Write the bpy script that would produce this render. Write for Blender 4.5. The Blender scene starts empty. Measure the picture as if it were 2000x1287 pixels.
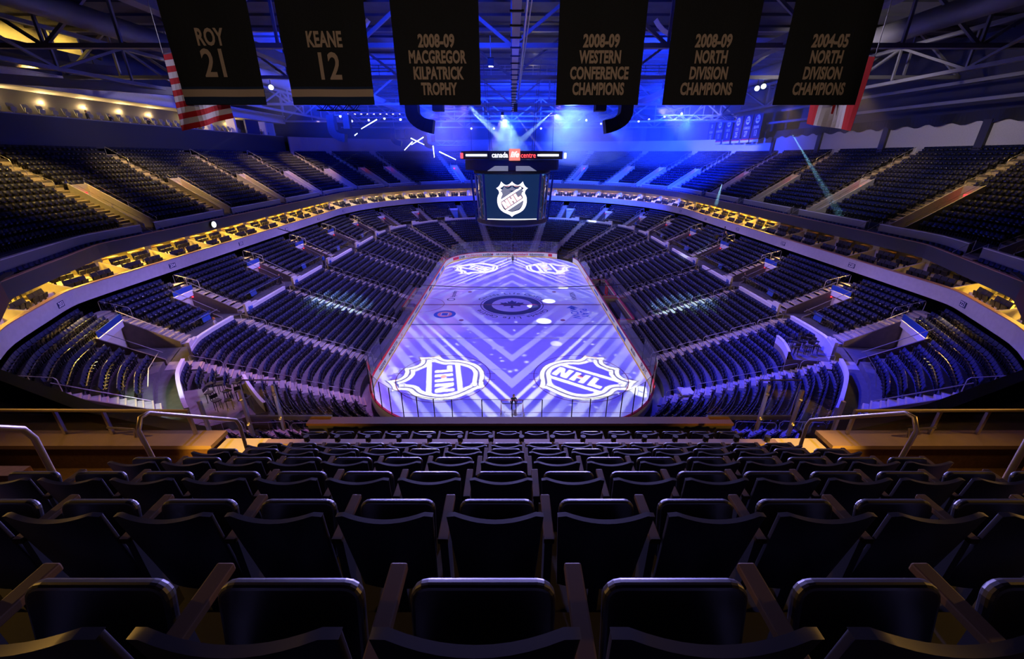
import bpy, bmesh, math, random
import numpy as np
from mathutils import Vector, Matrix
random.seed(7)
rng = np.random.default_rng(7)
S = bpy.context.scene
COL = S.collection
# ---------------------------------------------------------------- camera, world, exposure
cam_d = bpy.data.cameras.new('camera'); cam = bpy.data.objects.new('camera', cam_d); COL.objects.link(cam)
cam.location = (0, -55.86, 19.82); cam.rotation_euler = (math.radians(90 - 23.03), 0, 0)
cam_d.sensor_width = 36; cam_d.lens = 793 / 2000 * 36; cam_d.clip_start = 0.05; cam_d.clip_end = 500
S.camera = cam
vs = S.view_settings
vs.view_transform = 'Standard'; vs.look = 'None'; vs.gamma = 1.0; vs.use_curve_mapping = False; vs.exposure = 0.0
W = bpy.data.worlds.new('world'); S.world = W; W.use_nodes = True
W.node_tree.nodes['Background'].inputs[0].default_value = (0.25, 0.3, 1.0, 1); W.node_tree.nodes['Background'].inputs[1].default_value = 0.0012
S.cycles.max_bounces = 5; S.cycles.diffuse_bounces = 2; S.cycles.glossy_bounces = 2; S.cycles.transmission_bounces = 3
S.cycles.transparent_max_bounces = 16; S.cycles.volume_bounces = 0
S.cycles.denoising_prefilter = 'ACCURATE'; S.cycles.sample_clamp_indirect = 4.0; S.cycles.caustics_reflective = False; S.cycles.caustics_refractive = False

def aim(o, tgt):
    d = Vector(tgt) - o.location
    o.rotation_euler = d.to_track_quat('-Z', 'Y').to_euler()
def spot(name, loc, tgt, power, color, angle, blend=0.3, radius=0.15):
    l = bpy.data.lights.new(name, 'SPOT'); l.energy = power; l.color = color; l.spot_size = math.radians(angle); l.spot_blend = blend; l.shadow_soft_size = radius
    o = bpy.data.objects.new(name, l); COL.objects.link(o); o.location = loc; aim(o, tgt); return o
def area(name, loc, tgt, power, color, sx, sy, spread=180):
    l = bpy.data.lights.new(name, 'AREA'); l.energy = power; l.color = color; l.shape = 'RECTANGLE'; l.size = sx; l.size_y = sy; l.spread = math.radians(spread)
    o = bpy.data.objects.new(name, l); COL.objects.link(o); o.location = loc; aim(o, tgt); return o
def point(name, loc, power, color, radius=0.1):
    l = bpy.data.lights.new(name, 'POINT'); l.energy = power; l.color = color; l.shadow_soft_size = radius
    o = bpy.data.objects.new(name, l); COL.objects.link(o); o.location = loc; return o
BLUE = (0.008, 0.035, 1.0); VIOLET = (0.34, 0.24, 1.0); WARM = (1.0, 0.60, 0.13); TEAL = (0.45, 0.85, 1.0)
# the ice projectors hang at PROJ; their slides are built further down
PROJ = [(-1.6, -20.0, 26.4), (-1.6, 20.0, 26.4)]
for p in PROJ:
    point('projector_lamp', p, 50000, (1, 1, 1), 0.0)
# blue stage wash towards the far end and the roof
for loc, tgt, pw, an in [((-14, 30, 25), (2, 76, 21), 90000, 95), ((10, 26, 25), (18, 80, 23), 150000, 95), ((30, 22, 25), (40, 62, 20), 230000, 90),
                         ((22, 44, 24.5), (48, 48, 24), 140000, 100), ((-20, 52, 25), (-14, 80, 20), 70000, 80)]:
    spot('stage_wash_lamp', loc, tgt, pw, BLUE, an, 0.8, 0.4)
for loc, tgt, pw, an in [((-24, 0, 26), (-24, 12, 34), 45000, 150), ((20, 2, 26), (20, 14, 34), 50000, 150), ((0, 36, 25), (0, 44, 34), 60000, 150), ((-5, -26, 26), (-5, -16, 34), 12000, 150), ((-12, 14, 25.5), (-26, 24, 33), 40000, 120)]:
    spot('roof_wash_lamp', loc, tgt, pw, BLUE, an, 0.8, 0.4)
spot('stage_wash_lamp', (8, 26, 27), (13, 42, 18), 60000, (0.10, 0.24, 1.0), 60, 0.9, 0.4)
# violet wash on both long stands
for sx in (-1, 1):
    for y in (-24, -12, 2, 15, 28, 40):
        spot('stand_wash_lamp', (sx * 6.5, y * 0.85, 27.2), (sx * (24.5 if abs(y) < 30 else 22), y, 4.8), (30000 if sx < 0 else 21000) * (1 if y < 25 else 0.4), VIOLET, 56, 0.6, 0.5)
spot('corner_wash_lamp', (17, -12, 27), (22, -31, 1.5), 90000, (0.03, 0.03, 1.0), 46, 0.7, 0.4)
spot('corner_wash_lamp', (-16, -14, 27), (-18.5, -31, 1.5), 22000, (0.55, 0.22, 1.0), 46, 0.7, 0.4)
spot('press_wash_lamp', (-22, -2, 27.4), (-52, 10, 27), 9000, (0.72, 0.62, 1.0), 70, 0.8, 0.4)
spot('added_wall_fill', (22, -14, 27.3), (52, 6, 24), 9000, (0.85, 0.72, 0.8), 80, 0.8, 0.4)  # added fill that brightens the right back wall and roof steel
spot('banner_lamp', (24, 20, 27), (49, 46, 25), 32000, (0.75, 0.7, 1.0), 34, 0.6, 0.3)
# warm house lights over the upper stands and over the camera's end
for sx, ys, pw in [(-1, (-14, 0.5, 14.5, 29, 43), 11000), (1, (-14, 0.5, 14.5, 29), 3200)]:
    for y in ys:
        spot('house_lamp', (sx * 42, y, 27.6), (sx * 46.5, y, 16), pw, WARM, 70, 0.7, 0.4)
for sx in (-1, 1):
    spot('corner_lamp', (sx * 15, -51, 21.5), (sx * 1.5, -52.5, 16.2), 1700, (1.0, 0.52, 0.10), 70, 0.7, 0.2)
    spot('corner_lamp', (sx * 12, -44, 22), (sx * 9, -50, 14.6), 170, (1.0, 0.42, 0.25), 70, 0.7, 0.2)
    spot('near_seat_fill', (sx * 8.2, -13.4, 21.6), (sx * 1.2, -53, 16.9), 90000, (0.38, 0.33, 1.0), 19, 0.8, 0.5)  # added fill on the foreground seats, replacing glow from ice and screen
    spot('flag_lamp', (sx * 2, -32, 27), (sx * 9.5, -42.4, 21.4), 4200, (0.78, 0.66, 1.0), 18, 0.5, 0.2)
    # warm downlights under the edge of the upper stand, over the stairs below the suites
    for y in (-27, -16, -4.3, 7.6, 19.2, 31.7):
        spot('edge_lamp', (sx * (34.7 if abs(y) < 24 else 33.3), y, 9.85), (sx * 31.4, y, 7.2), (1300 if sx < 0 else 700) * (1.6 if y < -20 else 1), WARM, 110, 0.6, 0.1)
spot('rear_house_lamp', (0, -58.6, 20.7), (0, -43, 23.4), 1150, (1.0, 0.74, 0.52), 68, 0.25, 0.3)
# white moving-head beams on the ice
for tgt, pw, an in [((5.5, 1.6, 0), 70000, 4.2), ((4.2, -6.4, 0), 70000, 4.2), ((3.0, -0.6, 0), 60000, 3.6), ((12.0, -23.8, 0), 90000, 4.4), ((8.4, 8.3, 0), 60000, 3.6), ((-12.3, -19.9, 0), 16000, 4), ((5.1, -13.4, 0), 22000, 3)]:
    sgx = 1 if tgt[0] > 0 else -1
    spot('moving_head_lamp', (tgt[0] + 7 * sgx, tgt[1] - 7, 26.5), tgt, pw, (0.95, 0.97, 1.0), an, 0.5, 0.05)
# ---------------------------------------------------------------- materials
def mat(name, col, rough=0.6, metal=0.0, emit=None, es=1.0, spec=0.5, noise=0.0, nscale=8.0):
    m = bpy.data.materials.new(name); m.use_nodes = True; nt = m.node_tree; b = nt.nodes['Principled BSDF']
    b.inputs['Base Color'].default_value = (*col, 1); b.inputs['Roughness'].default_value = rough; b.inputs['Metallic'].default_value = metal
    b.inputs['Specular IOR Level'].default_value = spec
    if emit: b.inputs['Emission Color'].default_value = (*emit, 1); b.inputs['Emission Strength'].default_value = es
    if noise > 0:
        t = nt.nodes.new('ShaderNodeTexNoise'); t.inputs['Scale'].default_value = nscale; t.inputs['Detail'].default_value = 5
        g = nt.nodes.new('ShaderNodeTexCoord'); nt.links.new(g.outputs['Object'], t.inputs['Vector'])
        r = nt.nodes.new('ShaderNodeValToRGB'); a = [max(0, c * (1 - noise)) for c in col]; z = [min(1, c * (1 + noise)) for c in col]
        r.color_ramp.elements[0].position = 0.3; r.color_ramp.elements[1].position = 0.7
        r.color_ramp.elements[0].color = (*a, 1); r.color_ramp.elements[1].color = (*z, 1)
        nt.links.new(t.outputs['Fac'], r.inputs['Fac']); nt.links.new(r.outputs['Color'], b.inputs['Base Color'])
    return m
def glass_mat(name, tint=(0.93, 0.95, 0.97), refl=0.08):
    m = bpy.data.materials.new(name); m.use_nodes = True; nt = m.node_tree; nt.nodes.remove(nt.nodes['Principled BSDF'])
    t = nt.nodes.new('ShaderNodeBsdfTransparent'); t.inputs[0].default_value = (*tint, 1)
    g = nt.nodes.new('ShaderNodeBsdfGlossy'); g.inputs['Roughness'].default_value = 0.03; g.inputs['Color'].default_value = (1, 1, 1, 1)
    lw = nt.nodes.new('ShaderNodeLayerWeight'); lw.inputs['Blend'].default_value = 0.5
    p5 = nt.nodes.new('ShaderNodeMath'); p5.operation = 'POWER'; p5.inputs[1].default_value = 4.0; nt.links.new(lw.outputs['Facing'], p5.inputs[0])
    f = nt.nodes.new('ShaderNodeMath'); f.operation = 'MULTIPLY_ADD'; f.inputs[1].default_value = 0.55; f.inputs[2].default_value = refl * 0.5; nt.links.new(p5.outputs[0], f.inputs[0])
    mx = nt.nodes.new('ShaderNodeMixShader'); nt.links.new(f.outputs[0], mx.inputs[0]); nt.links.new(t.outputs[0], mx.inputs[1]); nt.links.new(g.outputs[0], mx.inputs[2])
    nt.links.new(mx.outputs[0], nt.nodes['Material Output'].inputs['Surface']); return m
def haze_mat(name, density, col=(1, 1, 1), aniso=0.0, noise=None):
    m = bpy.data.materials.new(name); m.use_nodes = True; nt = m.node_tree; nt.nodes.remove(nt.nodes['Principled BSDF'])
    v = nt.nodes.new('ShaderNodeVolumeScatter'); v.inputs['Color'].default_value = (*col, 1); v.inputs['Density'].default_value = density; v.inputs['Anisotropy'].default_value = aniso
    nt.links.new(v.outputs[0], nt.nodes['Material Output'].inputs['Volume'])
    if noise:
        t = nt.nodes.new('ShaderNodeTexNoise'); t.inputs['Scale'].default_value = noise; t.inputs['Detail'].default_value = 3
        g = nt.nodes.new('ShaderNodeTexCoord'); nt.links.new(g.outputs['Object'], t.inputs['Vector'])
        r = nt.nodes.new('ShaderNodeMapRange'); r.inputs['From Min'].default_value = 0.38; r.inputs['From Max'].default_value = 0.68; r.inputs['To Max'].default_value = density * 2
        nt.links.new(t.outputs['Fac'], r.inputs['Value']); nt.links.new(r.outputs[0], v.inputs['Density'])
    return m
M = dict(
    concrete=mat('concrete', (0.34, 0.31, 0.28), 0.85, noise=0.15, nscale=1.5), stair=mat('stair_concrete', (0.40, 0.36, 0.31), 0.85, noise=0.12, nscale=3),
    stair_edge=mat('stair_edge', (0.62, 0.50, 0.28), 0.7), wallpaint=mat('wall_paint', (0.62, 0.60, 0.58), 0.7, noise=0.06), cream=mat('cream_paint', (0.72, 0.66, 0.52), 0.7, noise=0.05, nscale=2),
    fascia=mat('fascia_panel', (0.50, 0.48, 0.50), 0.6, noise=0.06, nscale=3), dark=mat('dark_panel', (0.035, 0.034, 0.036), 0.55), black=mat('black_matte', (0.012, 0.012, 0.013), 0.6),
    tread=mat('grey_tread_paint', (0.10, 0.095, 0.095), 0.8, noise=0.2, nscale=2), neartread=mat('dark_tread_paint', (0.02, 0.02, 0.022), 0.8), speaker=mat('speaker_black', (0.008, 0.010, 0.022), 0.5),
    wood=mat('wood_cap', (0.42, 0.22, 0.12), 0.5), seat=mat('navy_seat_plastic', (0.015, 0.019, 0.062), 0.45, spec=0.2), seatpan=mat('seat_pan_plastic', (0.012, 0.012, 0.016), 0.25, spec=0.6), vomwall=mat('darkened_concrete', (0.20, 0.165, 0.13), 0.85, noise=0.12, nscale=2), rail=mat('rail_steel', (0.58, 0.56, 0.54), 0.35, 0.4), seatarm=mat('seat_arm', (0.05, 0.048, 0.05), 0.45),
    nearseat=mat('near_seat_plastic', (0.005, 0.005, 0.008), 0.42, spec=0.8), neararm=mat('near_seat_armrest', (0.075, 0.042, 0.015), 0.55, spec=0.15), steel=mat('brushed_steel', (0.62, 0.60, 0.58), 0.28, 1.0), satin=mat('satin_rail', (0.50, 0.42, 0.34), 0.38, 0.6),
    ice=mat('ice', (0.84, 0.85, 0.90), 0.20, spec=0.07, noise=0.03, nscale=0.5), white=mat('white_board', (0.80, 0.80, 0.82), 0.4), red=mat('red_plastic', (0.60, 0.02, 0.04), 0.4), yellow=mat('yellow_kick_plate', (0.80, 0.52, 0.04), 0.45),
    navy=mat('navy_paint', (0.012, 0.02, 0.10), 0.5), blueline=mat('ice_blue_line', (0.02, 0.03, 0.22), 0.3), redline=mat('ice_red_line', (0.22, 0.02, 0.08), 0.3), inkb=mat('black_ink', (0.015, 0.015, 0.03), 0.4), inkred=mat('red_ink', (0.65, 0.02, 0.05), 0.4),
    inkblue=mat('blue_ink', (0.02, 0.10, 0.55), 0.4), inkpink=mat('pink_ink', (0.85, 0.30, 0.32), 0.4), grey=mat('grey_metal', (0.22, 0.22, 0.23), 0.5, 0.3), truss=mat('truss_steel', (0.26, 0.26, 0.28), 0.55, 0.2), deck=mat('roof_deck', (0.10, 0.10, 0.12), 0.8, noise=0.2, nscale=0.4),
    banner=mat('banner_cloth', (0.012, 0.014, 0.018), 0.9, noise=0.25, nscale=60), bannernavy=mat('banner_navy', (0.012, 0.03, 0.09), 0.9), bannertxt=mat('banner_lettering', (0.55, 0.42, 0.33), 0.9), cloth_w=mat('white_cloth', (0.80, 0.78, 0.80), 0.9), cloth_r=mat('red_cloth', (0.62, 0.015, 0.02), 0.9), cloth_b=mat('blue_cloth', (0.02, 0.05, 0.35), 0.9),
    skin=mat('skin', (0.50, 0.27, 0.18), 0.6), hair=mat('hair', (0.03, 0.02, 0.015), 0.7), gingerhair=mat('red_hair', (0.45, 0.10, 0.03), 0.7), jacket=mat('black_clothes', (0.014, 0.014, 0.018), 0.8), bluejacket=mat('blue_shirt', (0.02, 0.09, 0.50), 0.8), greyshirt=mat('grey_shirt', (0.35, 0.33, 0.32), 0.8),
    glass=glass_mat('clear_glass'), rinkglass=glass_mat('rink_glass', (0.86, 0.89, 0.97), 0.30), net=mat('net_mesh', (0.75, 0.75, 0.78), 0.7),
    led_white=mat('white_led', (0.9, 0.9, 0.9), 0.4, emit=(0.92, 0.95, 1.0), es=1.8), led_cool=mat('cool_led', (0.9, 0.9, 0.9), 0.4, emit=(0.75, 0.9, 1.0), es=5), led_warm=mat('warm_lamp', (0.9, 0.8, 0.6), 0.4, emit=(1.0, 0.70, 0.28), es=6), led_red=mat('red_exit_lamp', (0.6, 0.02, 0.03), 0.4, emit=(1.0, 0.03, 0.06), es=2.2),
    led_pink=mat('pink_sign_light', (0.8, 0.3, 0.2), 0.4, emit=(1.0, 0.26, 0.14), es=1.0), led_redtext=mat('red_sign_light', (0.8, 0.1, 0.1), 0.4, emit=(1.0, 0.08, 0.08), es=1.6), screen=mat('screen_panel', (0.01, 0.015, 0.03), 0.25, emit=(0.006, 0.022, 0.085), es=1.0), led_logo=mat('screen_logo_light', (0.9, 0.8, 0.8), 0.4, emit=(1.0, 0.90, 0.95), es=2.2), led_logopink=mat('screen_logo_pink', (0.8, 0.5, 0.5), 0.4, emit=(1.0, 0.45, 0.42), es=1.3),
    screen_grey=mat('screen_grey', (0.1, 0.1, 0.13), 0.4, emit=(0.17, 0.18, 0.27), es=1.0), led_blue=mat('blue_led', (0.1, 0.2, 0.9), 0.4, emit=(0.15, 0.3, 1.0), es=5), bluesign=mat('blue_sign', (0.015, 0.07, 0.40), 0.4), redcurtain=mat('red_brown_panel', (0.09, 0.035, 0.028), 0.8), carpet=mat('orange_carpet', (0.15, 0.08, 0.055), 0.9, noise=0.2, nscale=20), pinkcap=mat('beige_ledge', (0.36, 0.26, 0.24), 0.7, noise=0.06, nscale=4))
# ---------------------------------------------------------------- mesh building
class MB:
    def __init__(s): s.v = []; s.f = []
    def add(s, vs_, fs): n = len(s.v); s.v += [tuple(p) for p in vs_]; s.f += [tuple(i + n for i in f) for f in fs]; return s
    def box(s, c, size, rot=None, taper=1.0):
        x, y, z = size[0] / 2, size[1] / 2, size[2] / 2
        P = [Vector(p) for p in [(-x, -y, -z), (x, -y, -z), (x, y, -z), (-x, y, -z), (-x * taper, -y * taper, z), (x * taper, -y * taper, z), (x * taper, y * taper, z), (-x * taper, y * taper, z)]]
        if rot is not None: P = [rot @ p for p in P]
        return s.add([p + Vector(c) for p in P], [(0, 3, 2, 1), (4, 5, 6, 7), (0, 1, 5, 4), (1, 2, 6, 5), (2, 3, 7, 6), (3, 0, 4, 7)])
    def hexa(s, P): return s.add(P, [(0, 3, 2, 1), (4, 5, 6, 7), (0, 1, 5, 4), (1, 2, 6, 5), (2, 3, 7, 6), (3, 0, 4, 7)])
    def bar(s, a, b, w, h=None, up=(0, 0, 1)):
        a = Vector(a); b = Vector(b); h = h or w; d = (b - a).normalized(); u = Vector(up)
        if abs(d.dot(u)) > 0.95: u = Vector((1, 0, 0))
        r = d.cross(u).normalized() * w / 2; u = r.cross(d).normalized() * h / 2
        return s.hexa([a - r - u, a + r - u, a + r + u, a - r + u, b - r - u, b + r - u, b + r + u, b - r + u])
    def tube(s, pts, r, n=6, closed=False):
        pts = [Vector(p) for p in pts]; N = len(pts); rings = []; up = None
        for i in range(N):
            a = pts[i - 1] if (i > 0 or closed) else pts[i]; b = pts[(i + 1) % N] if (i < N - 1 or closed) else pts[i]
            d = (b - a).normalized(); u = Vector((0, 0, 1)) if abs(d.z) < 0.9 else Vector((0, 1, 0))
            if up is not None: u = up
            x = d.cross(u)
            if x.length < 1e-4: x = d.cross(Vector((1, 0.3, 0)))
            x.normalize(); y = x.cross(d).normalized(); up = y
            rr = r[i] if isinstance(r, (list, tuple)) else r
            rings.append([pts[i] + (x * math.cos(t) + y * math.sin(t)) * rr for t in [2 * math.pi * k / n for k in range(n)]])
        V = [p for R in rings for p in R]; F = []
        for i in range(N - (0 if closed else 1)):
            j = (i + 1) % N
            F += [(i * n + k, i * n + (k + 1) % n, j * n + (k + 1) % n, j * n + k) for k in range(n)]
        if not closed: F += [tuple(range(n))[::-1], tuple((N - 1) * n + k for k in range(n))]
        return s.add(V, F)
    def cyl(s, a, b, r, n=12, r2=None): return s.tube([a, b], [r, r if r2 is None else r2], n)
    def ball(s, c, r, n=8, sz=(1, 1, 1)):
        V = [(c[0], c[1], c[2] - r * sz[2])]; m = n // 2
        for i in range(1, m):
            t = -math.pi / 2 + math.pi * i / m
            V += [(c[0] + r * sz[0] * math.cos(t) * math.cos(2 * math.pi * k / n), c[1] + r * sz[1] * math.cos(t) * math.sin(2 * math.pi * k / n), c[2] + r * sz[2] * math.sin(t)) for k in range(n)]
        V.append((c[0], c[1], c[2] + r * sz[2])); F = [(0, 1 + (k + 1) % n, 1 + k) for k in range(n)]
        for i in range(m - 2): F += [(1 + i * n + k, 1 + i * n + (k + 1) % n, 1 + (i + 1) * n + (k + 1) % n, 1 + (i + 1) * n + k) for k in range(n)]
        e = len(V) - 1; F += [(e, 1 + (m - 2) * n + k, 1 + (m - 2) * n + (k + 1) % n) for k in range(n)]
        return s.add(V, F)
    def prism(s, poly, fn, d0, d1):           # poly in 2D, fn(u, v, d) -> 3D
        n = len(poly); V = [fn(u, v, d0) for u, v in poly] + [fn(u, v, d1) for u, v in poly]
        return s.add(V, [tuple(range(n))[::-1], tuple(range(n, 2 * n))] + [(i, (i + 1) % n, n + (i + 1) % n, n + i) for i in range(n)])
    def grid(s, rows, closed=False):          # rows: list of equal-length point lists
        n = len(rows[0]); V = [p for R in rows for p in R]; F = []
        for i in range(len(rows) - 1): F += [(i * n + k, i * n + k + 1, (i + 1) * n + k + 1, (i + 1) * n + k) for k in range(n - 1)]
        return s.add(V, F)
    def sweep(s, path, prof, close=True):     # prof: list of fn(path index) points; path: list of (P, N) ; profile (o, z) offsets along N and up
        n = len(prof); V = []; F = []
        for P, N in path: V += [(P[0] + N[0] * o, P[1] + N[1] * o, P[2] + z) for o, z in prof]
        m = len(path)
        for i in range(m - 1): F += [(i * n + k, i * n + (k + 1) % n, (i + 1) * n + (k + 1) % n, (i + 1) * n + k) for k in range(n if close else n - 1)]
        if close: F += [tuple(range(n)), tuple((m - 1) * n + k for k in range(n))[::-1]]
        return s.add(V, F)
    def mesh(s, name, m, smooth=False):
        me = bpy.data.meshes.new(name); me.from_pydata(s.v, [], s.f); me.update()
        if m: me.materials.append(m)
        if smooth: me.polygons.foreach_set('use_smooth', [True] * len(me.polygons))
        return me
    def build(s, name, m, parent=None, smooth=False, label=None, loc=None):
        me = s.mesh(name, m, smooth); bm = bmesh.new(); bm.from_mesh(me); bmesh.ops.recalc_face_normals(bm, faces=bm.faces); bm.to_mesh(me); bm.free()
        o = bpy.data.objects.new(name, me); COL.objects.link(o)
        if parent: o.parent = parent
        if loc: o.location = loc
        if label: o['label'] = label
        return o
def tag(o, label=None, cat=None, group=None, kind=None):
    if label: o['label'] = label
    if cat: o['category'] = cat
    if group: o['group'] = group
    if kind: o['kind'] = kind
    return o
def empty(name, loc=(0, 0, 0), rot=(0, 0, 0), label=None, cat=None, group=None, kind=None):
    o = bpy.data.objects.new(name, None); COL.objects.link(o); o.location = loc; o.rotation_euler = rot; o.empty_display_size = 0.3
    return tag(o, label, cat, group, kind)
def struct(o): o['kind'] = 'structure'; return o
def copy_tree(o, parent=None):
    c = o.copy(); COL.objects.link(c)
    if parent is not None: c.parent = parent
    for ch in list(o.children): copy_tree(ch, c)
    return c
_on = ['first', 'second', 'third', 'fourth', 'fifth', 'sixth', 'seventh', 'eighth', 'ninth', 'tenth', 'eleventh', 'twelfth', 'thirteenth', 'fourteenth', 'fifteenth', 'sixteenth', 'seventeenth', 'eighteenth', 'nineteenth']
ORD = _on + [w for t, tt in (('twentieth', 'twenty'), ('thirtieth', 'thirty'), ('fortieth', 'forty'), ('fiftieth', 'fifty'), ('sixtieth', 'sixty')) for w in [t] + [tt + '-' + o for o in _on[:9]]]
_txt = {}
def text_mesh(body, size=1.0, width=1.0, bold=0.0, depth=0.004, spacing=1.0, shear=0.0):
    key = (body, size, width, bold, depth, spacing, shear)
    if key in _txt: return _txt[key]
    c = bpy.data.curves.new('lettering', 'FONT'); c.body = body; c.size = size; c.align_x = 'CENTER'; c.align_y = 'CENTER'; c.extrude = depth; c.offset = bold; c.space_character = spacing; c.shear = shear; c.resolution_u = 3
    o = bpy.data.objects.new('lettering', c); COL.objects.link(o); dg = bpy.context.evaluated_depsgraph_get(); me = bpy.data.meshes.new_from_object(o.evaluated_get(dg))
    bpy.data.objects.remove(o); bpy.data.curves.remove(c); me.transform(Matrix.Diagonal((width, 1, 1, 1))); me.materials.clear(); _txt[key] = me
    return me
def text(name, body, m, loc, X, Y, size=1.0, width=1.0, bold=0.0, depth=0.004, spacing=1.0, shear=0.0, parent=None):
    me = text_mesh(body, size, width, bold, depth, spacing, shear).copy(); me.materials.append(m)
    X = Vector(X).normalized(); Y = Vector(Y).normalized(); Z = X.cross(Y)
    me.transform(Matrix(((X.x, Y.x, Z.x, loc[0]), (X.y, Y.y, Z.y, loc[1]), (X.z, Y.z, Z.z, loc[2]), (0, 0, 0, 1))))
    o = bpy.data.objects.new(name, me); COL.objects.link(o)
    if parent: o.parent = parent
    return o
def filled(name, polys, m, fn, parent=None, depth=0.003):   # even-odd filled outline -> flat mesh mapped by fn(u, v, d)
    c = bpy.data.curves.new('outline', 'CURVE'); c.dimensions = '2D'; c.fill_mode = 'BOTH'; c.extrude = depth
    for P in polys:
        sp = c.splines.new('POLY'); sp.points.add(len(P) - 1); sp.use_cyclic_u = True
        for k, (u, v) in enumerate(P): sp.points[k].co = (u, v, 0, 1)
    o = bpy.data.objects.new('outline', c); COL.objects.link(o); dg = bpy.context.evaluated_depsgraph_get(); me = bpy.data.meshes.new_from_object(o.evaluated_get(dg))
    bpy.data.objects.remove(o); bpy.data.curves.remove(c)
    for v in me.vertices: v.co = Vector(fn(v.co.x, v.co.y, v.co.z))
    me.materials.clear(); me.materials.append(m); o = bpy.data.objects.new(name, me); COL.objects.link(o)
    if parent: o.parent = parent
    return o
def bez(pts):                                # closed outline from (x, y) with straight segments, or ('q', cx, cy, x, y) quadratic curves
    out = []
    for p in pts:
        if p[0] == 'q':
            a = out[-1]
            for k in range(1, 7): t = k / 6; out.append(((1 - t) ** 2 * a[0] + 2 * t * (1 - t) * p[1] + t * t * p[3], (1 - t) ** 2 * a[1] + 2 * t * (1 - t) * p[2] + t * t * p[4]))
        else: out.append(p)
    return out
# the league shield, about one unit tall, up = +v
_h = bez([(0, -0.52), ('q', 0.04, -0.46, 0.16, -0.42), ('q', 0.42, -0.33, 0.44, -0.08), ('q', 0.45, 0.08, 0.38, 0.17), ('q', 0.36, 0.26, 0.46, 0.33), ('q', 0.36, 0.36, 0.31, 0.52), ('q', 0.22, 0.41, 0.15, 0.42), ('q', 0.07, 0.43, 0.0, 0.52)])
SHIELD = _h + [(-x, y) for x, y in _h[-2:0:-1]]
def off(P, d):
    n = len(P); A = sum(P[i][0] * P[(i + 1) % n][1] - P[(i + 1) % n][0] * P[i][1] for i in range(n)); sg = 1 if A > 0 else -1; out = []
    for i in range(n):
        a, b, c = Vector(P[i - 1]), Vector(P[i]), Vector(P[(i + 1) % n]); d1 = (b - a).normalized(); d2 = (c - b).normalized()
        n1 = Vector((-d1.y, d1.x)) * sg; n2 = Vector((-d2.y, d2.x)) * sg; m_ = (n1 + n2)
        if m_.length < 0.5: m_ = n1
        m_.normalize(); k = d / max(0.55, m_.dot(n1)); out.append((b.x + m_.x * k, b.y + m_.y * k))
    return out
_ca, _sa = math.cos(math.radians(33)), math.sin(math.radians(33))
def band(x, y): return (x * _ca - y * _sa, x * _sa + y * _ca - 0.015)
BAND = [[band(x, y) for x, y in [(-0.6, -0.19), (0.6, -0.19), (0.6, -0.135), (-0.6, -0.135)]], [band(x, y) for x, y in [(-0.6, 0.135), (0.6, 0.135), (0.6, 0.19), (-0.6, 0.19)]]]
def _glyph(x0, P): return [band(x0 + x + y * 0.0, y) for x, y in P]
GLYPH = [_glyph(-0.30, [(0, -0.1), (0.06, -0.1), (0.06, 0.02), (0.11, -0.1), (0.18, -0.1), (0.18, 0.1), (0.12, 0.1), (0.12, -0.02), (0.07, 0.1), (0, 0.1)]),
         _glyph(-0.085, [(0, -0.1), (0.06, -0.1), (0.06, -0.025), (0.11, -0.025), (0.11, -0.1), (0.17, -0.1), (0.17, 0.1), (0.11, 0.1), (0.11, 0.03), (0.06, 0.03), (0.06, 0.1), (0, 0.1)]),
         _glyph(0.125, [(0, -0.1), (0.15, -0.1), (0.15, -0.04), (0.06, -0.04), (0.06, 0.1), (0, 0.1)])]
def clip_in(P, Q):                            # clip polygon P to the convex-ish outline Q by sampling (used for the slanted band)
    return [p for p in P]
def pip(P, X, Y):
    P = np.asarray(P); ins = np.zeros(X.shape, bool); n = len(P)
    for i in range(n):
        x1, y1 = P[i]; x2, y2 = P[(i + 1) % n]
        if y1 == y2: continue
        c = ((y1 > Y) != (y2 > Y)) & (X < (x2 - x1) * (Y - y1) / (y2 - y1) + x1); ins ^= c
    return ins
# ---------------------------------------------------------------- the ice, its markings and the projected picture
RX, RY, RR = 12.954, 30.48, 8.53
def rink_path(o=0.0, n=14, a0=None):
    out = []
    for cx, cy, t0 in [(RX - RR, -RY + RR, -90), (RX - RR, RY - RR, 0), (-RX + RR, RY - RR, 90), (-RX + RR, -RY + RR, 180)]:
        for k in range(n + 1):
            t = math.radians(t0 + 90 * k / n); N = (math.cos(t), math.sin(t)); out.append(((cx + (RR + o) * N[0], cy + (RR + o) * N[1], 0), N))
    # add points on the long sides
    res = []
    for i, (P, N) in enumerate(out):
        res.append((P, N)); Q, N2 = out[(i + 1) % len(out)]; d = math.hypot(Q[0] - P[0], Q[1] - P[1])
        if d > 5:
            m = int(d / 2.2); res += [((P[0] + (Q[0] - P[0]) * k / m, P[1] + (Q[1] - P[1]) * k / m, 0), N) for k in range(1, m)]
    return res
rp = rink_path(0.0)
ice = MB().prism([P[:2] for P, N in rp], lambda u, v, d: (u, v, d), -0.3, 0.0).build('floor_ice', M['ice']); struct(ice)
struct(MB().box((0, 10, -0.45), (150, 190, 0.1)).build('floor', M['concrete']))
def disc(r, n=48, cx=0, cy=0): return [(cx + r * math.cos(2 * math.pi * k / n), cy + r * math.sin(2 * math.pi * k / n)) for k in range(n)]
def flat(z): return lambda u, v, d: (u, v, z + d)
def line(name, m, x0, x1, y0, y1, z=0.004): return filled(name, [[(x0, y0), (x1, y0), (x1, y1), (x0, y1)]], m, flat(z), ice, 0.001)
line('centre_line', M['redline'], -RX, RX, -0.15, 0.15, 0.010)
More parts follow.
